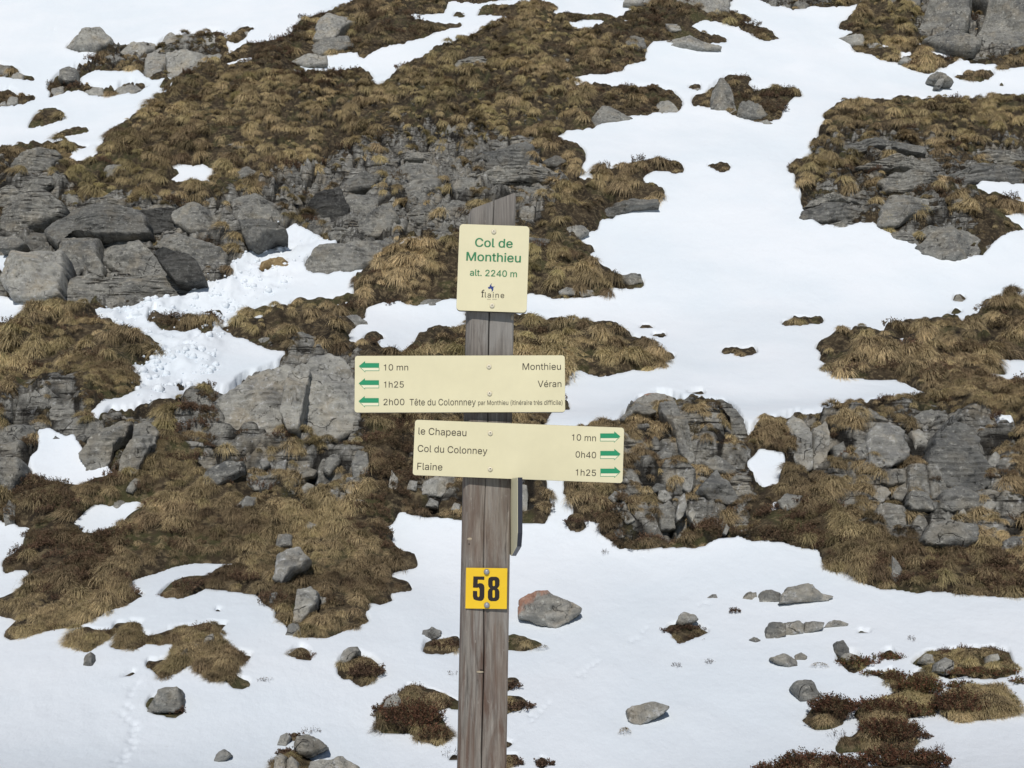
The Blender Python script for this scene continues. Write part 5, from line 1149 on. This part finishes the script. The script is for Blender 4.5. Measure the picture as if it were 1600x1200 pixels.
GLY = json.loads('''{"(":[273,[[89,207,90,244,94,283,101,324,109,364,119,403,132,441,145,477,160,510,177,539,236,539,219,503,204,466,191,428,179,390,169,351,161,313,156,276,152,241,151,207,152,176,155,145,160,115,167,83,177,50,188,16,202,-19,218,-57,236,-96,177,-96,150,-46,128,4,111,55,99,106,92,156]]],")":[273,[[37,-96,56,-56,72,-18,86,18,97,52,106,85,113,116,118,147,121,177,122,207,121,241,117,276,112,313,104,351,94,390,82,428,69,466,54,503,37,539,97,539,113,510,128,477,142,441,154,403,164,364,173,323,179,283,183,244,184,207,182,156,174,104,161,53,144,3,123,-47,97,-96]]],".":[188,[[95,-4,83,-3,73,1,63,9,55,18,51,29,50,41,51,53,55,64,63,73,73,81,83,85,95,87,107,85,118,81,128,73,135,64,140,53,141,41,140,29,135,18,128,9,118,1,107,-3]]],"0":[453,[[227,-7,191,-3,158,7,130,24,105,48,85,77,69,113,57,155,50,202,48,254,50,306,57,353,69,395,85,431,106,461,130,484,159,502,191,512,227,516,262,512,295,502,323,484,348,461,368,431,384,395,396,353,403,306,405,254,403,202,396,155,384,113,368,77,348,48,323,24,295,7,263,-3],[227,50,250,52,271,60,290,74,306,92,320,116,330,144,338,176,342,213,344,254,342,295,338,332,330,365,320,393,306,416,290,435,271,449,250,457,227,460,203,457,182,449,163,435,147,416,134,393,123,365,115,332,111,295,109,254,111,213,115,176,123,144,134,116,147,92,163,74,182,60,203,52]]],"1":[453,[[232,0,292,0,292,509,248,509,232,462,196,436,120,424,120,380,232,380]]],"2":[453,[[64,0,64,47,234,229,252,248,268,266,282,282,294,298,303,312,311,327,316,341,319,356,320,371,319,389,315,405,308,419,298,431,287,441,273,449,258,455,241,458,224,460,205,458,188,454,172,447,159,438,148,427,139,413,132,398,128,381,127,362,66,362,68,391,75,418,86,442,102,464,121,482,143,496,168,507,196,513,225,516,254,513,281,507,306,497,328,482,346,465,361,445,372,423,379,398,381,372,380,354,377,336,371,318,363,299,351,280,336,259,317,235,294,209,267,180,153,60,153,57,389,57,389,0]]],"4":[453,[[282,0,343,0,343,105,413,105,413,163,343,163,343,509,290,509,40,158,40,105,282,105],[282,163,282,420,102,163]]],"5":[453,[[221,-7,192,-5,165,1,140,11,118,25,99,41,83,60,71,82,63,105,60,130,122,130,125,115,130,102,138,89,148,78,160,68,173,60,188,54,204,51,221,50,241,51,259,56,276,64,291,75,304,89,314,104,322,122,326,141,328,162,326,183,321,203,314,221,303,237,290,251,275,262,257,270,238,275,218,277,201,276,184,273,167,268,152,262,139,255,128,246,67,253,96,509,366,509,366,452,151,452,134,301,136,301,148,311,162,318,178,325,194,330,212,333,229,334,252,332,274,328,294,321,313,311,330,299,345,285,358,269,370,251,379,231,386,210,390,187,391,163,388,132,381,102,369,76,352,52,332,32,309,15,282,3,253,-4]]],"C":[510,[[267,-7,225,-3,186,7,150,25,119,49,92,79,70,115,53,157,44,203,40,254,44,305,53,352,70,393,92,429,119,459,150,484,186,501,225,512,267,516,293,514,317,511,340,504,362,496,383,485,402,471,419,456,435,438,448,418,459,397,467,373,473,348,408,348,404,365,397,380,389,395,380,407,369,418,357,428,344,437,330,444,315,449,300,453,284,455,267,456,237,453,209,445,184,432,161,414,141,391,125,364,113,332,106,295,103,254,106,213,113,177,125,145,141,117,161,94,184,76,210,63,237,56,267,53,284,54,300,56,315,60,330,65,344,72,357,81,369,90,380,102,389,114,397,128,404,144,408,160,473,160,467,135,459,112,448,91,435,71,420,53,402,38,383,24,363,13,341,5,317,-2,293,-6]]],"F":[410,[[60,0,60,509,369,509,369,452,125,452,125,278,346,278,346,221,125,221,125,0]]],"M":[628,[[60,0,60,509,152,509,277,187,287,159,299,123,311,84,322,49,307,49,318,83,330,121,342,158,352,187,476,509,568,509,568,0,504,0,504,291,504,327,505,369,506,413,507,457,513,457,508,441,503,425,498,409,482,363,467,322,456,291,342,0,286,0,170,291,159,321,145,361,129,408,112,457,119,457,120,416,121,372,122,328,122,291,122,0]]],"T":[449,[[32,452,32,509,417,509,417,452,257,452,257,0,193,0,193,452]]],"V":[480,[[204,0,16,509,84,509,192,206,199,187,207,164,215,137,225,106,236,71,248,31,235,31,247,71,257,107,267,138,276,165,283,187,290,206,395,509,463,509,278,0]]],"a":[389,[[160,-9,137,-7,115,-3,94,5,76,15,60,29,48,45,38,63,32,84,30,108,32,128,36,146,43,161,53,174,64,184,78,193,92,200,108,206,125,211,143,214,161,217,178,220,234,227,247,229,257,231,265,235,271,240,274,246,276,255,276,257,275,272,272,285,267,297,260,307,251,315,240,322,227,327,212,330,196,331,178,330,163,327,149,322,137,316,127,309,118,301,110,292,104,283,100,274,41,291,51,313,64,331,79,346,95,358,114,368,133,375,153,380,173,383,194,384,208,384,223,382,239,379,255,375,271,369,286,360,300,350,312,336,322,320,330,301,335,278,337,251,337,0,277,0,277,52,272,52,267,43,260,34,252,25,242,16,229,8,215,1,199,-4,181,-7],[170,45,192,47,211,51,228,59,242,68,254,80,263,93,270,108,274,122,276,138,276,190,272,187,267,184,259,182,251,180,241,178,231,176,200,171,175,168,161,166,147,163,134,159,122,153,112,147,103,139,97,130,93,118,92,105,93,93,96,82,102,72,109,64,119,57,130,52,142,48,156,46]]],"c":[396,[[207,-8,174,-5,144,3,117,16,93,35,72,58,56,85,44,116,37,150,34,187,37,225,44,260,56,291,72,318,93,341,117,360,144,374,174,382,207,384,226,384,243,381,260,377,276,371,291,364,305,356,318,346,330,335,340,322,349,308,356,293,362,277,303,262,300,272,295,281,290,289,284,297,278,304,270,311,261,316,252,321,242,325,231,328,220,329,207,330,184,328,163,321,145,310,130,296,118,278,108,258,102,236,98,212,96,187,98,163,102,139,108,117,118,97,130,80,145,66,163,55,184,49,207,46,220,47,232,49,243,52,253,55,262,60,271,66,279,73,285,80,292,89,297,98,301,107,304,117,363,102,357,86,350,70,341,56,331,43,319,32,306,21,292,12,277,5,261,-1,244,-5,226,-7]]],"d":[424,[[195,-8,165,-6,137,3,111,16,89,34,70,57,55,84,43,116,36,151,34,189,36,227,43,261,55,293,70,320,89,342,112,361,137,374,165,382,196,384,218,383,237,379,253,373,267,364,278,355,287,346,295,336,301,327,306,319,311,319,311,509,372,509,372,0,313,0,313,59,307,59,301,50,295,41,287,31,277,21,266,12,252,4,236,-3,217,-7],[205,47,226,49,246,55,263,65,278,78,290,95,299,115,306,138,310,162,312,189,310,216,306,241,300,263,290,282,278,299,263,312,246,322,227,328,205,330,182,328,162,322,145,311,130,298,118,281,108,261,102,239,98,215,96,189,98,163,102,139,109,117,118,97,130,80,145,66,162,55,182,49]]],"e":[404,[[212,-8,177,-5,145,3,117,16,92,35,72,58,56,85,44,116,37,150,34,187,36,224,44,258,55,290,71,317,91,340,115,359,142,373,172,382,205,384,226,383,246,380,266,374,285,366,303,355,319,341,334,324,347,305,357,282,365,256,370,227,371,194,371,169,75,169,75,221,338,221,310,202,308,226,304,248,298,269,288,286,277,301,263,314,246,323,227,328,205,330,183,328,164,323,146,313,131,301,119,286,109,270,102,251,97,231,96,211,96,178,98,151,102,127,110,106,121,88,135,73,151,61,169,53,190,48,212,46,227,47,241,49,254,53,265,58,276,65,285,73,294,82,300,93,306,105,365,91,358,72,348,55,335,39,320,26,302,14,283,4,261,-3,237,-7]]],"f":[254,[[228,379,228,327,6,327,6,379],[81,0,81,432,82,452,87,470,96,486,107,499,120,510,135,519,152,525,169,529,187,530,201,530,212,529,222,527,231,525,238,523,243,521,227,468,215,472,209,473,202,474,195,474,178,472,164,468,154,460,147,449,143,435,142,419,142,0]]],"h":[410,[[114,227,114,0,53,0,53,509,114,509,114,287,102,287,116,319,132,344,152,362,175,374,200,382,227,384,252,383,275,377,295,369,313,356,328,340,341,321,350,298,355,271,357,240,357,0,296,0,296,235,293,263,286,286,273,304,256,318,235,326,210,329,192,328,176,324,161,317,147,308,136,297,126,283,119,266,115,248]]],"i":[167,[[53,0,53,379,114,379,114,0],[84,443,73,444,63,448,54,455,47,463,43,472,41,483,43,494,47,504,54,512,63,518,73,522,84,524,95,522,105,518,114,512,121,504,125,494,126,483,125,472,121,463,114,455,105,448,95,444]]],"l":[189,[[139,-2,112,0,91,8,74,20,62,37,55,59,53,84,53,509,114,509,114,99,114,83,117,71,120,62,126,57,135,53,146,52,160,53,170,54,181,3,162,-1,154,-2,147,-2]]],"m":[610,[[53,0,53,379,112,379,112,295,108,295,114,314,122,331,132,346,144,358,158,368,172,376,187,382,203,385,219,386,245,383,268,375,287,361,303,342,314,320,321,295,312,295,318,312,326,329,337,343,350,356,364,366,381,375,398,381,417,385,437,386,458,385,478,380,497,372,514,361,529,346,541,328,550,307,555,283,557,255,557,0,496,0,496,254,493,279,485,298,473,313,456,323,438,329,419,330,402,329,387,326,374,320,363,312,353,302,345,290,340,277,336,263,335,247,335,0,274,0,274,260,272,280,265,297,253,311,238,322,220,328,199,330,185,329,171,326,158,320,145,312,135,302,126,289,119,274,115,257,114,238,114,0]]],"n":[410,[[114,227,114,0,53,0,53,379,112,379,112,287,102,287,116,319,132,344,152,362,175,374,200,382,227,384,252,383,275,377,295,369,313,356,328,340,341,321,350,298,355,271,357,240,357,0,296,0,296,235,293,263,286,286,273,304,256,318,235,326,210,329,192,328,176,324,161,317,147,308,136,297,126,283,119,266,115,248]]],"o":[415,[[207,-8,174,-5,144,3,117,16,93,35,72,58,56,85,44,116,37,150,34,187,37,225,44,260,56,291,72,318,93,341,117,360,144,374,174,382,207,384,241,382,271,374,299,360,323,341,343,318,359,291,371,260,379,225,381,187,379,150,371,116,359,85,343,58,323,35,299,16,271,3,241,-5],[207,46,231,49,252,55,270,66,285,80,298,97,307,117,314,139,318,163,319,187,318,212,314,236,307,258,298,278,285,296,270,310,252,321,231,328,207,330,184,328,163,321,145,310,130,296,118,278,108,258,102,236,98,212,96,187,98,163,102,139,108,117,118,97,130,80,145,66,163,55,184,49]]],"p":[424,[[53,-143,53,379,112,379,112,319,118,319,123,327,130,336,137,346,147,355,158,364,171,373,188,379,207,383,229,384,259,382,287,374,313,361,335,342,354,320,370,293,381,261,388,227,390,189,388,151,381,116,370,84,355,57,336,34,313,16,288,3,260,-6,229,-8,208,-7,189,-3,173,4,159,12,147,21,138,31,130,41,124,50,118,59,114,59,114,-143],[220,47,242,49,262,55,279,66,294,80,306,97,316,117,323,139,327,163,328,189,327,215,323,239,316,261,307,281,295,298,280,311,262,322,243,328,220,330,198,328,178,322,161,312,147,299,134,282,125,263,118,241,114,216,113,189,114,162,118,138,125,115,135,95,147,78,162,65,179,55,198,49]]],"r":[259,[[53,0,53,379,112,379,112,321,115,321,124,339,137,354,152,367,171,377,191,383,213,385,229,384,243,384,243,322,230,324,223,325,215,326,207,326,190,324,174,321,159,315,146,306,135,296,126,284,119,269,115,254,114,237,114,0]]],"s":[365,[[182,-8,157,-7,133,-3,112,3,93,12,76,24,62,38,50,54,41,73,36,94,94,107,101,87,111,72,124,60,141,52,160,47,181,45,206,47,227,53,244,62,258,74,265,88,268,103,266,115,262,126,254,136,243,144,229,150,212,155,149,170,118,180,92,192,72,208,58,227,50,249,47,274,49,295,55,314,65,332,79,347,95,360,115,370,137,378,161,383,187,384,212,383,234,379,254,372,271,363,286,352,299,339,309,324,318,308,324,290,268,277,262,291,254,304,243,316,228,325,210,331,187,333,166,331,147,326,131,317,119,305,111,292,109,277,110,264,115,253,124,243,136,235,152,229,172,223,229,209,261,200,287,187,306,171,320,153,328,131,331,107,329,85,323,65,312,47,298,31,281,18,260,6,236,-2,210,-7]]],"t":[227,[[204,379,204,327,6,327,6,379],[65,471,126,471,126,98,127,83,130,70,136,61,144,55,156,51,170,50,185,51,202,54,213,2,207,0,200,-2,192,-3,184,-3,176,-4,168,-4,138,-1,113,7,92,21,77,41,68,64,65,93]]],"u":[410,[[182,-5,158,-3,135,2,115,11,97,23,82,39,69,59,60,82,54,109,53,139,53,379,114,379,114,144,116,117,124,94,137,75,154,61,175,53,200,50,218,51,234,55,249,62,263,71,274,83,283,97,290,113,295,132,296,153,296,379,357,379,357,0,298,0,298,92,307,92,294,60,277,35,257,17,234,5,209,-3]]],"y":[389,[[47,-139,61,-86,71,-87,83,-89,94,-90,104,-89,113,-86,122,-81,130,-74,138,-64,145,-51,151,-36,163,-1,17,379,84,379,165,155,173,132,180,109,187,87,193,64,199,42,206,21,184,21,190,42,196,64,202,87,209,110,216,132,224,155,305,379,371,379,204,-58,196,-77,187,-93,177,-107,165,-119,153,-128,139,-136,125,-141,109,-144,91,-145,82,-145,73,-144,65,-143,57,-142,52,-140]]],"è":[404,[[212,-8,177,-5,145,3,117,16,92,35,72,58,56,85,44,116,37,150,34,187,36,224,44,258,55,290,71,317,91,340,115,359,142,373,172,382,205,384,226,383,246,380,266,374,285,366,303,355,319,341,334,324,347,305,357,282,365,256,370,227,371,194,371,169,75,169,75,221,338,221,310,202,308,226,304,248,298,269,288,286,277,301,263,314,246,323,227,328,205,330,183,328,164,323,146,313,131,301,119,286,109,270,102,251,97,231,96,211,96,178,98,151,102,127,110,106,121,88,135,73,151,61,169,53,190,48,212,46,227,47,241,49,254,53,265,58,276,65,285,73,294,82,300,93,306,105,365,91,358,72,348,55,335,39,320,26,302,14,283,4,261,-3,237,-7],[180,429,114,529,182,529,230,429]]],"é":[404,[[212,-8,177,-5,145,3,117,16,92,35,72,58,56,85,44,116,37,150,34,187,36,224,44,258,55,290,71,317,91,340,115,359,142,373,172,382,205,384,226,383,246,380,266,374,285,366,303,355,319,341,334,324,347,305,357,282,365,256,370,227,371,194,371,169,75,169,75,221,338,221,310,202,308,226,304,248,298,269,288,286,277,301,263,314,246,323,227,328,205,330,183,328,164,323,146,313,131,301,119,286,109,270,102,251,97,231,96,211,96,178,98,151,102,127,110,106,121,88,135,73,151,61,169,53,190,48,212,46,227,47,241,49,254,53,265,58,276,65,285,73,294,82,300,93,306,105,365,91,358,72,348,55,335,39,320,26,302,14,283,4,261,-3,237,-7],[177,429,225,529,293,529,227,429]]],"ê":[404,[[212,-8,177,-5,145,3,117,16,92,35,72,58,56,85,44,116,37,150,34,187,36,224,44,258,55,290,71,317,91,340,115,359,142,373,172,382,205,384,226,383,246,380,266,374,285,366,303,355,319,341,334,324,347,305,357,282,365,256,370,227,371,194,371,169,75,169,75,221,338,221,310,202,308,226,304,248,298,269,288,286,277,301,263,314,246,323,227,328,205,330,183,328,164,323,146,313,131,301,119,286,109,270,102,251,97,231,96,211,96,178,98,151,102,127,110,106,121,88,135,73,151,61,169,53,190,48,212,46,227,47,241,49,254,53,265,58,276,65,285,73,294,82,300,93,306,105,365,91,358,72,348,55,335,39,320,26,302,14,283,4,261,-3,237,-7],[155,435,95,435,95,438,175,529,233,529,313,438,313,435,252,435,204,495]]]," ":[188,[]]}''')
def text_polys(txt, x0, base_v, width, cap, align='l', track=0):
    adv = 0; out = []
    for ch in txt:
        a, ps = GLY[ch]
        for p_ in ps: out.append([(adv+p_[i], p_[i+1]) for i in range(0, len(p_), 2)])
        adv += a+track
    mx = max(q[0] for p_ in out for q in p_); mn = min(q[0] for p_ in out for q in p_)
    kx = width/(mx-mn); kz = cap/509.0
    return [[(x0+(a-mn)*kx, base_v+b*kz) for a, b in p_] for p_ in out]
S_ = YS/FPX                                          # metres per reference pixel at the signs (approx.)
def sign(corner_px, roll, label, th=.018, mat=M_CREAM, rad=4.5, yaw=0.0):
    (u0, v0), (u1, v1) = corner_px                   # centre of left edge, centre of right edge etc. -> use centre, size
    return None
class Sign:
    def __init__(s, cu, cv, w, h, roll, label, mat=M_CREAM, rad=4.5, th=.018, y=YS, rim=M_RIM, name='sign_plate'):
        s.cu, s.cv, s.roll, s.th = cu, cv, R(roll), th
        s.c = W(cu, cv, y); k = (600-cv)/FPX; s.k = (W(cu+10, cv, y).x-s.c.x)/10; s.kz = (W(cu, cv-10, y).z-s.c.z)/10
        s.root = link(bpy.data.objects.new(name, None)); s.root.parent = post_root; s.root.location = loc(s.c); s.root.rotation_euler = (0, s.roll, 0)
        s.root['label'] = label
        q = rrect(w*s.k, h*s.kz, rad*s.k)
        shape('face', [q], mat, s.root, 0.0)
        q2 = rrect((w+.3)*s.k, (h+.3)*s.kz, (rad)*s.k); shape('folded_edge', [q2], rim, s.root, th/2+.0006, th)
        s.n = 0
    def px(s, u, v):                                  # reference pixel -> sign-local x,z
        du, dv = (u-s.cu)*s.k, -(v-s.cv)*s.kz; c, t = math.cos(s.roll), math.sin(s.roll)
        return (c*du-t*dv*1.0, t*du+c*dv)
    def text(s, t, u0, v, wpx, cap, mat=M_TEXT, off=0.0, track=0, name='lettering'):
        x, z = s.px(u0, v)
        o = shape(name, text_polys(t, x, z, wpx*s.k, cap*s.kz, track=track), mat, s.root, -.0006)
        if off > 0:                                   # bold: three strikes of the same line, joined
            import bmesh as _bm
            b_ = _bm.new()
            for i, (a1, a2) in enumerate(((0, 0), (off, 0), (-off, 0), (0, off*.6))):
                m_ = o.data.copy(); m_.transform(Matrix.Translation((a1, -.00008*i, a2))); b_.from_mesh(m_)
            b_.to_mesh(o.data); b_.free()
        return o
    def poly(s, pts, mat, name, y=-.0006): return shape(name, [[s.px(*p_) for p_ in q] for q in pts], mat, s.root, y)
    def screw(s, u, v, r=3.9, mat=M_CSCREW, h=.0035):
        x, z = s.px(u, v); o = disc('screw', (x, -.0008, z), r*s.k, h, mat, s.root)
        if mat is M_CSCREW: disc('screw_slot', (x, -.0008-h*.96, z+.001), r*s.k*.28, .0004, M_SLOT, s.root, 10)
        return o
    def arrow(s, u, v, sgn):                          # sgn -1 points left; u = tip
        g = 31.5; hw = 9.0
        P_ = lambda a, b: (u-sgn*a, v+b)
        s.poly([[P_(0, -.3), P_(9.5, -8.2), P_(9.5, -5.0), P_(g, -5.0), P_(g, 2.4), P_(4, 2.4)]], M_GREEN, 'arrow', -.0008)
        s.poly([[P_(0, .2), P_(9.9, 9.7), P_(9.9, 7.4), P_(g+.3, 7.4), P_(g+.3, 2.0), P_(3, 2.0)]], M_GREEN, 'arrow_outline', -.0003)
        s.poly([[P_(1.6, .6), P_(9.2, 8.1), P_(9.2, 6.6), P_(g-.4, 6.6), P_(g-.4, 1.5), P_(3.5, 1.0)]], M_PALE, 'arrow_fill', -.0005)
# top plate
a = Sign(770.3, 419, 109.5, 135, 2.0, 'upright cream plate naming the pass and its altitude in green letters', rad=6)
a.text('Col de', 742.3, 385.3, 58.3, 13.4, M_DGREEN, .0006); a.text('Monthieu', 728.8, 407.2, 84.6, 13.4, M_DGREEN, .0006); a.text('alt. 2240 m', 734.3, 430.6, 73.2, 9.8, M_DGREEN, .00028)
a.text('f', 751.5, 464.2, 5.2, 11.2, M_TEXT); a.text('laine', 757.6, 464.6, 30.2, 8.3, M_TEXT, -.00004, track=75)
a.poly([[(752.3, 463.4), (755.4, 463.5), (755.4, 464.3), (752.3, 464.2)]], M_TEXT, 'lettering')
a.poly([[(768.4, 442.2), (765.2, 446.4), (764.9, 448.3), (762.3, 448.6), (763.2, 450.4), (764.0, 452.0), (765.5, 450.6), (767.6, 451.2), (768.7, 453.4), (768.0, 456.0), (770.3, 454.2), (771.0, 451.4), (770.9, 449.2), (773.2, 447.4), (770.4, 448.0), (768.2, 447.2), (767.6, 445.2)]], M_BLUE, 'bird_emblem')
a.poly([[(761.4+i*1.15, 467.0), (762.1+i*1.15, 467.0), (762.1+i*1.15, 468.0), (761.4+i*1.15, 468.0)] for i in (0, 1, 2, 3, 4, 7, 8, 9, 10, 11, 12)], plain('print_faint', (.32, .28, .2), .6), 'small_print')
a.screw(771.5, 362); a.screw(769, 477.5)
b = Sign(718.5, 599.8, 328.5, 88.5, -.15, 'long cream arrow plate pointing left to three places')
for v in (572.3, 599.2, 627.0): b.arrow(560.6, v, -1)
b.text('10 mn', 599.6, 578.8, 38.0, 9.6); b.text('1h25', 600.0, 605.6, 31.0, 9.6); b.text('2h00', 599.5, 633.0, 32.6, 9.8)
b.text('Monthieu', 816.5, 577.9, 60.0, 10.3); b.text('Véran', 840.2, 604.8, 37.0, 10.0)
b.text('Tête du Colonnney', 640.4, 633.4, 103.0, 10.0); b.text('par Monthieu (itinéraire très difficile)', 747.2, 632.8, 131.5, 7.2)
b.screw(764, 573); b.screw(765, 615)
c_ = Sign(810.3, 705.2, 327.5, 86.5, 2.2, 'long cream arrow plate pointing right to three places, below the left pointing one')
c_.text('le Chapeau', 653.5, 678.7, 75.0, 10.8); c_.text('Col du Colonney', 652.5, 705.8, 108.8, 10.6); c_.text('Flaine', 652.0, 733.6, 39.2, 10.6)
for u, v, t, w in ((893.6, 688.0, '10 mn', 37.6), (899.2, 714.8, '0h40', 32.0), (899.3, 742.6, '1h25', 31.6)): c_.text(t, u, v, w, 9.8)
for v in (682.2, 709.6, 737.2): c_.arrow(969.4, v, 1)
c_.screw(766, 677); c_.screw(766, 733)
# yellow number plate
y_ = Sign(760, 919.3, 64.5, 63.5, .8, 'square yellow plate numbered 58', M_YEL, .8, .003, 3.2-.0655, plain('yellow_edge', (.5, .33, .02), .5), 'number_plate')
five = [(739.6, 900.6), (756.8, 900.8), (756.6, 906.0), (746.6, 905.6), (746.3, 912.2), (749.5, 911.0), (753.5, 911.6), (756.2, 914.2), (757.0, 918.0), (756.7, 933.0), (755.2, 936.8), (752.3, 938.8), (748.0, 938.6), (743.8, 937.8), (740.2, 936.2), (738.9, 931.8), (739.0, 923.2), (745.6, 923.4), (745.8, 931.2), (747.3, 933.2), (749.2, 931.4), (749.4, 920.4), (748.0, 917.6), (746.0, 918.4), (739.0, 918.0)]
def rr_px(x0, y0, x1, y1, r, n=4):
    q = []
    for cx, cy, a0 in ((x1-r, y0+r, -90), (x1-r, y1-r, 0), (x0+r, y1-r, 90), (x0+r, y0+r, 180)):
        for i in range(n+1): t = R(a0+90*i/n); q.append((cx+r*math.cos(t), cy+r*math.sin(t)))
    return q
eight = [(767.0, 901.2), (775.5, 901.2), (779.0, 903.0), (780.5, 906.5), (780.5, 914.0), (779.0, 917.2), (776.8, 919.2), (779.2, 921.2), (780.4, 924.5), (780.3, 933.5), (778.8, 937.0), (775.0, 939.2), (767.0, 939.2), (763.6, 937.2), (762.3, 933.6), (762.3, 924.5), (763.6, 921.0), (766.0, 919.2), (763.6, 916.9), (762.7, 913.8), (762.8, 906.0), (764.0, 902.9)]
y_.poly([five], M_BLK, 'numeral_five'); y_.poly([eight, rr_px(769.8, 906.8, 773.3, 915.8, 1.7), rr_px(769.6, 921.8, 773.2, 934.0, 1.7)], M_BLK, 'numeral_eight')
y_.screw(760.3, 893.3, 4.6, M_ZINC, .008); y_.screw(760.8, 945.4, 4.6, M_ZINC, .008)
# third arrow plate, seen edge-on: bolted to the right side, reaching towards the viewer
far, nearx = W(796.5, 760, 3.20), W(808.5, 760, 2.86)
dr = (nearx-far); dr.z = 0; Ls = dr.length; dr.normalize(); nx = Vector((dr.y, -dr.x, 0))    # nx: away from the visible face
if nx.x < 0: nx = -nx
zt = W(808, 746, 2.86).z; zb1 = W(808, 833, 2.86).z; zb0 = W(797, 868, 3.14).z
q = [(0, zt), (Ls, zt), (Ls, zb1), (Ls-.035, zb1-.032), (0.08, zb0), (0, zb0)]
sr = link(bpy.data.objects.new('side_plate', None)); sr.parent = post_root; sr['label'] = 'cream arrow plate seen almost edge on, with a dark blue edge'
def prism(name, q, t0, t1, mat):
    V = [loc(far+dr*a+nx*t+Vector((0, 0, z-far.z))) for t in (t0, t1) for a, z in q]; n_ = len(q)
    F_ = [tuple(range(n_)), tuple(range(2*n_-1, n_-1, -1))]+[(i, (i+1) % n_, n_+(i+1) % n_, n_+i) for i in range(n_)]
    me = bpy.data.meshes.new(name); me.from_pydata([tuple(v) for v in V], [], F_); me.update(); return add_obj(name, me, mat, sr)
prism('face', q, 0, .0008, M_CREAM); prism('folded_edge', q, .0009, .0115, M_NAVY)
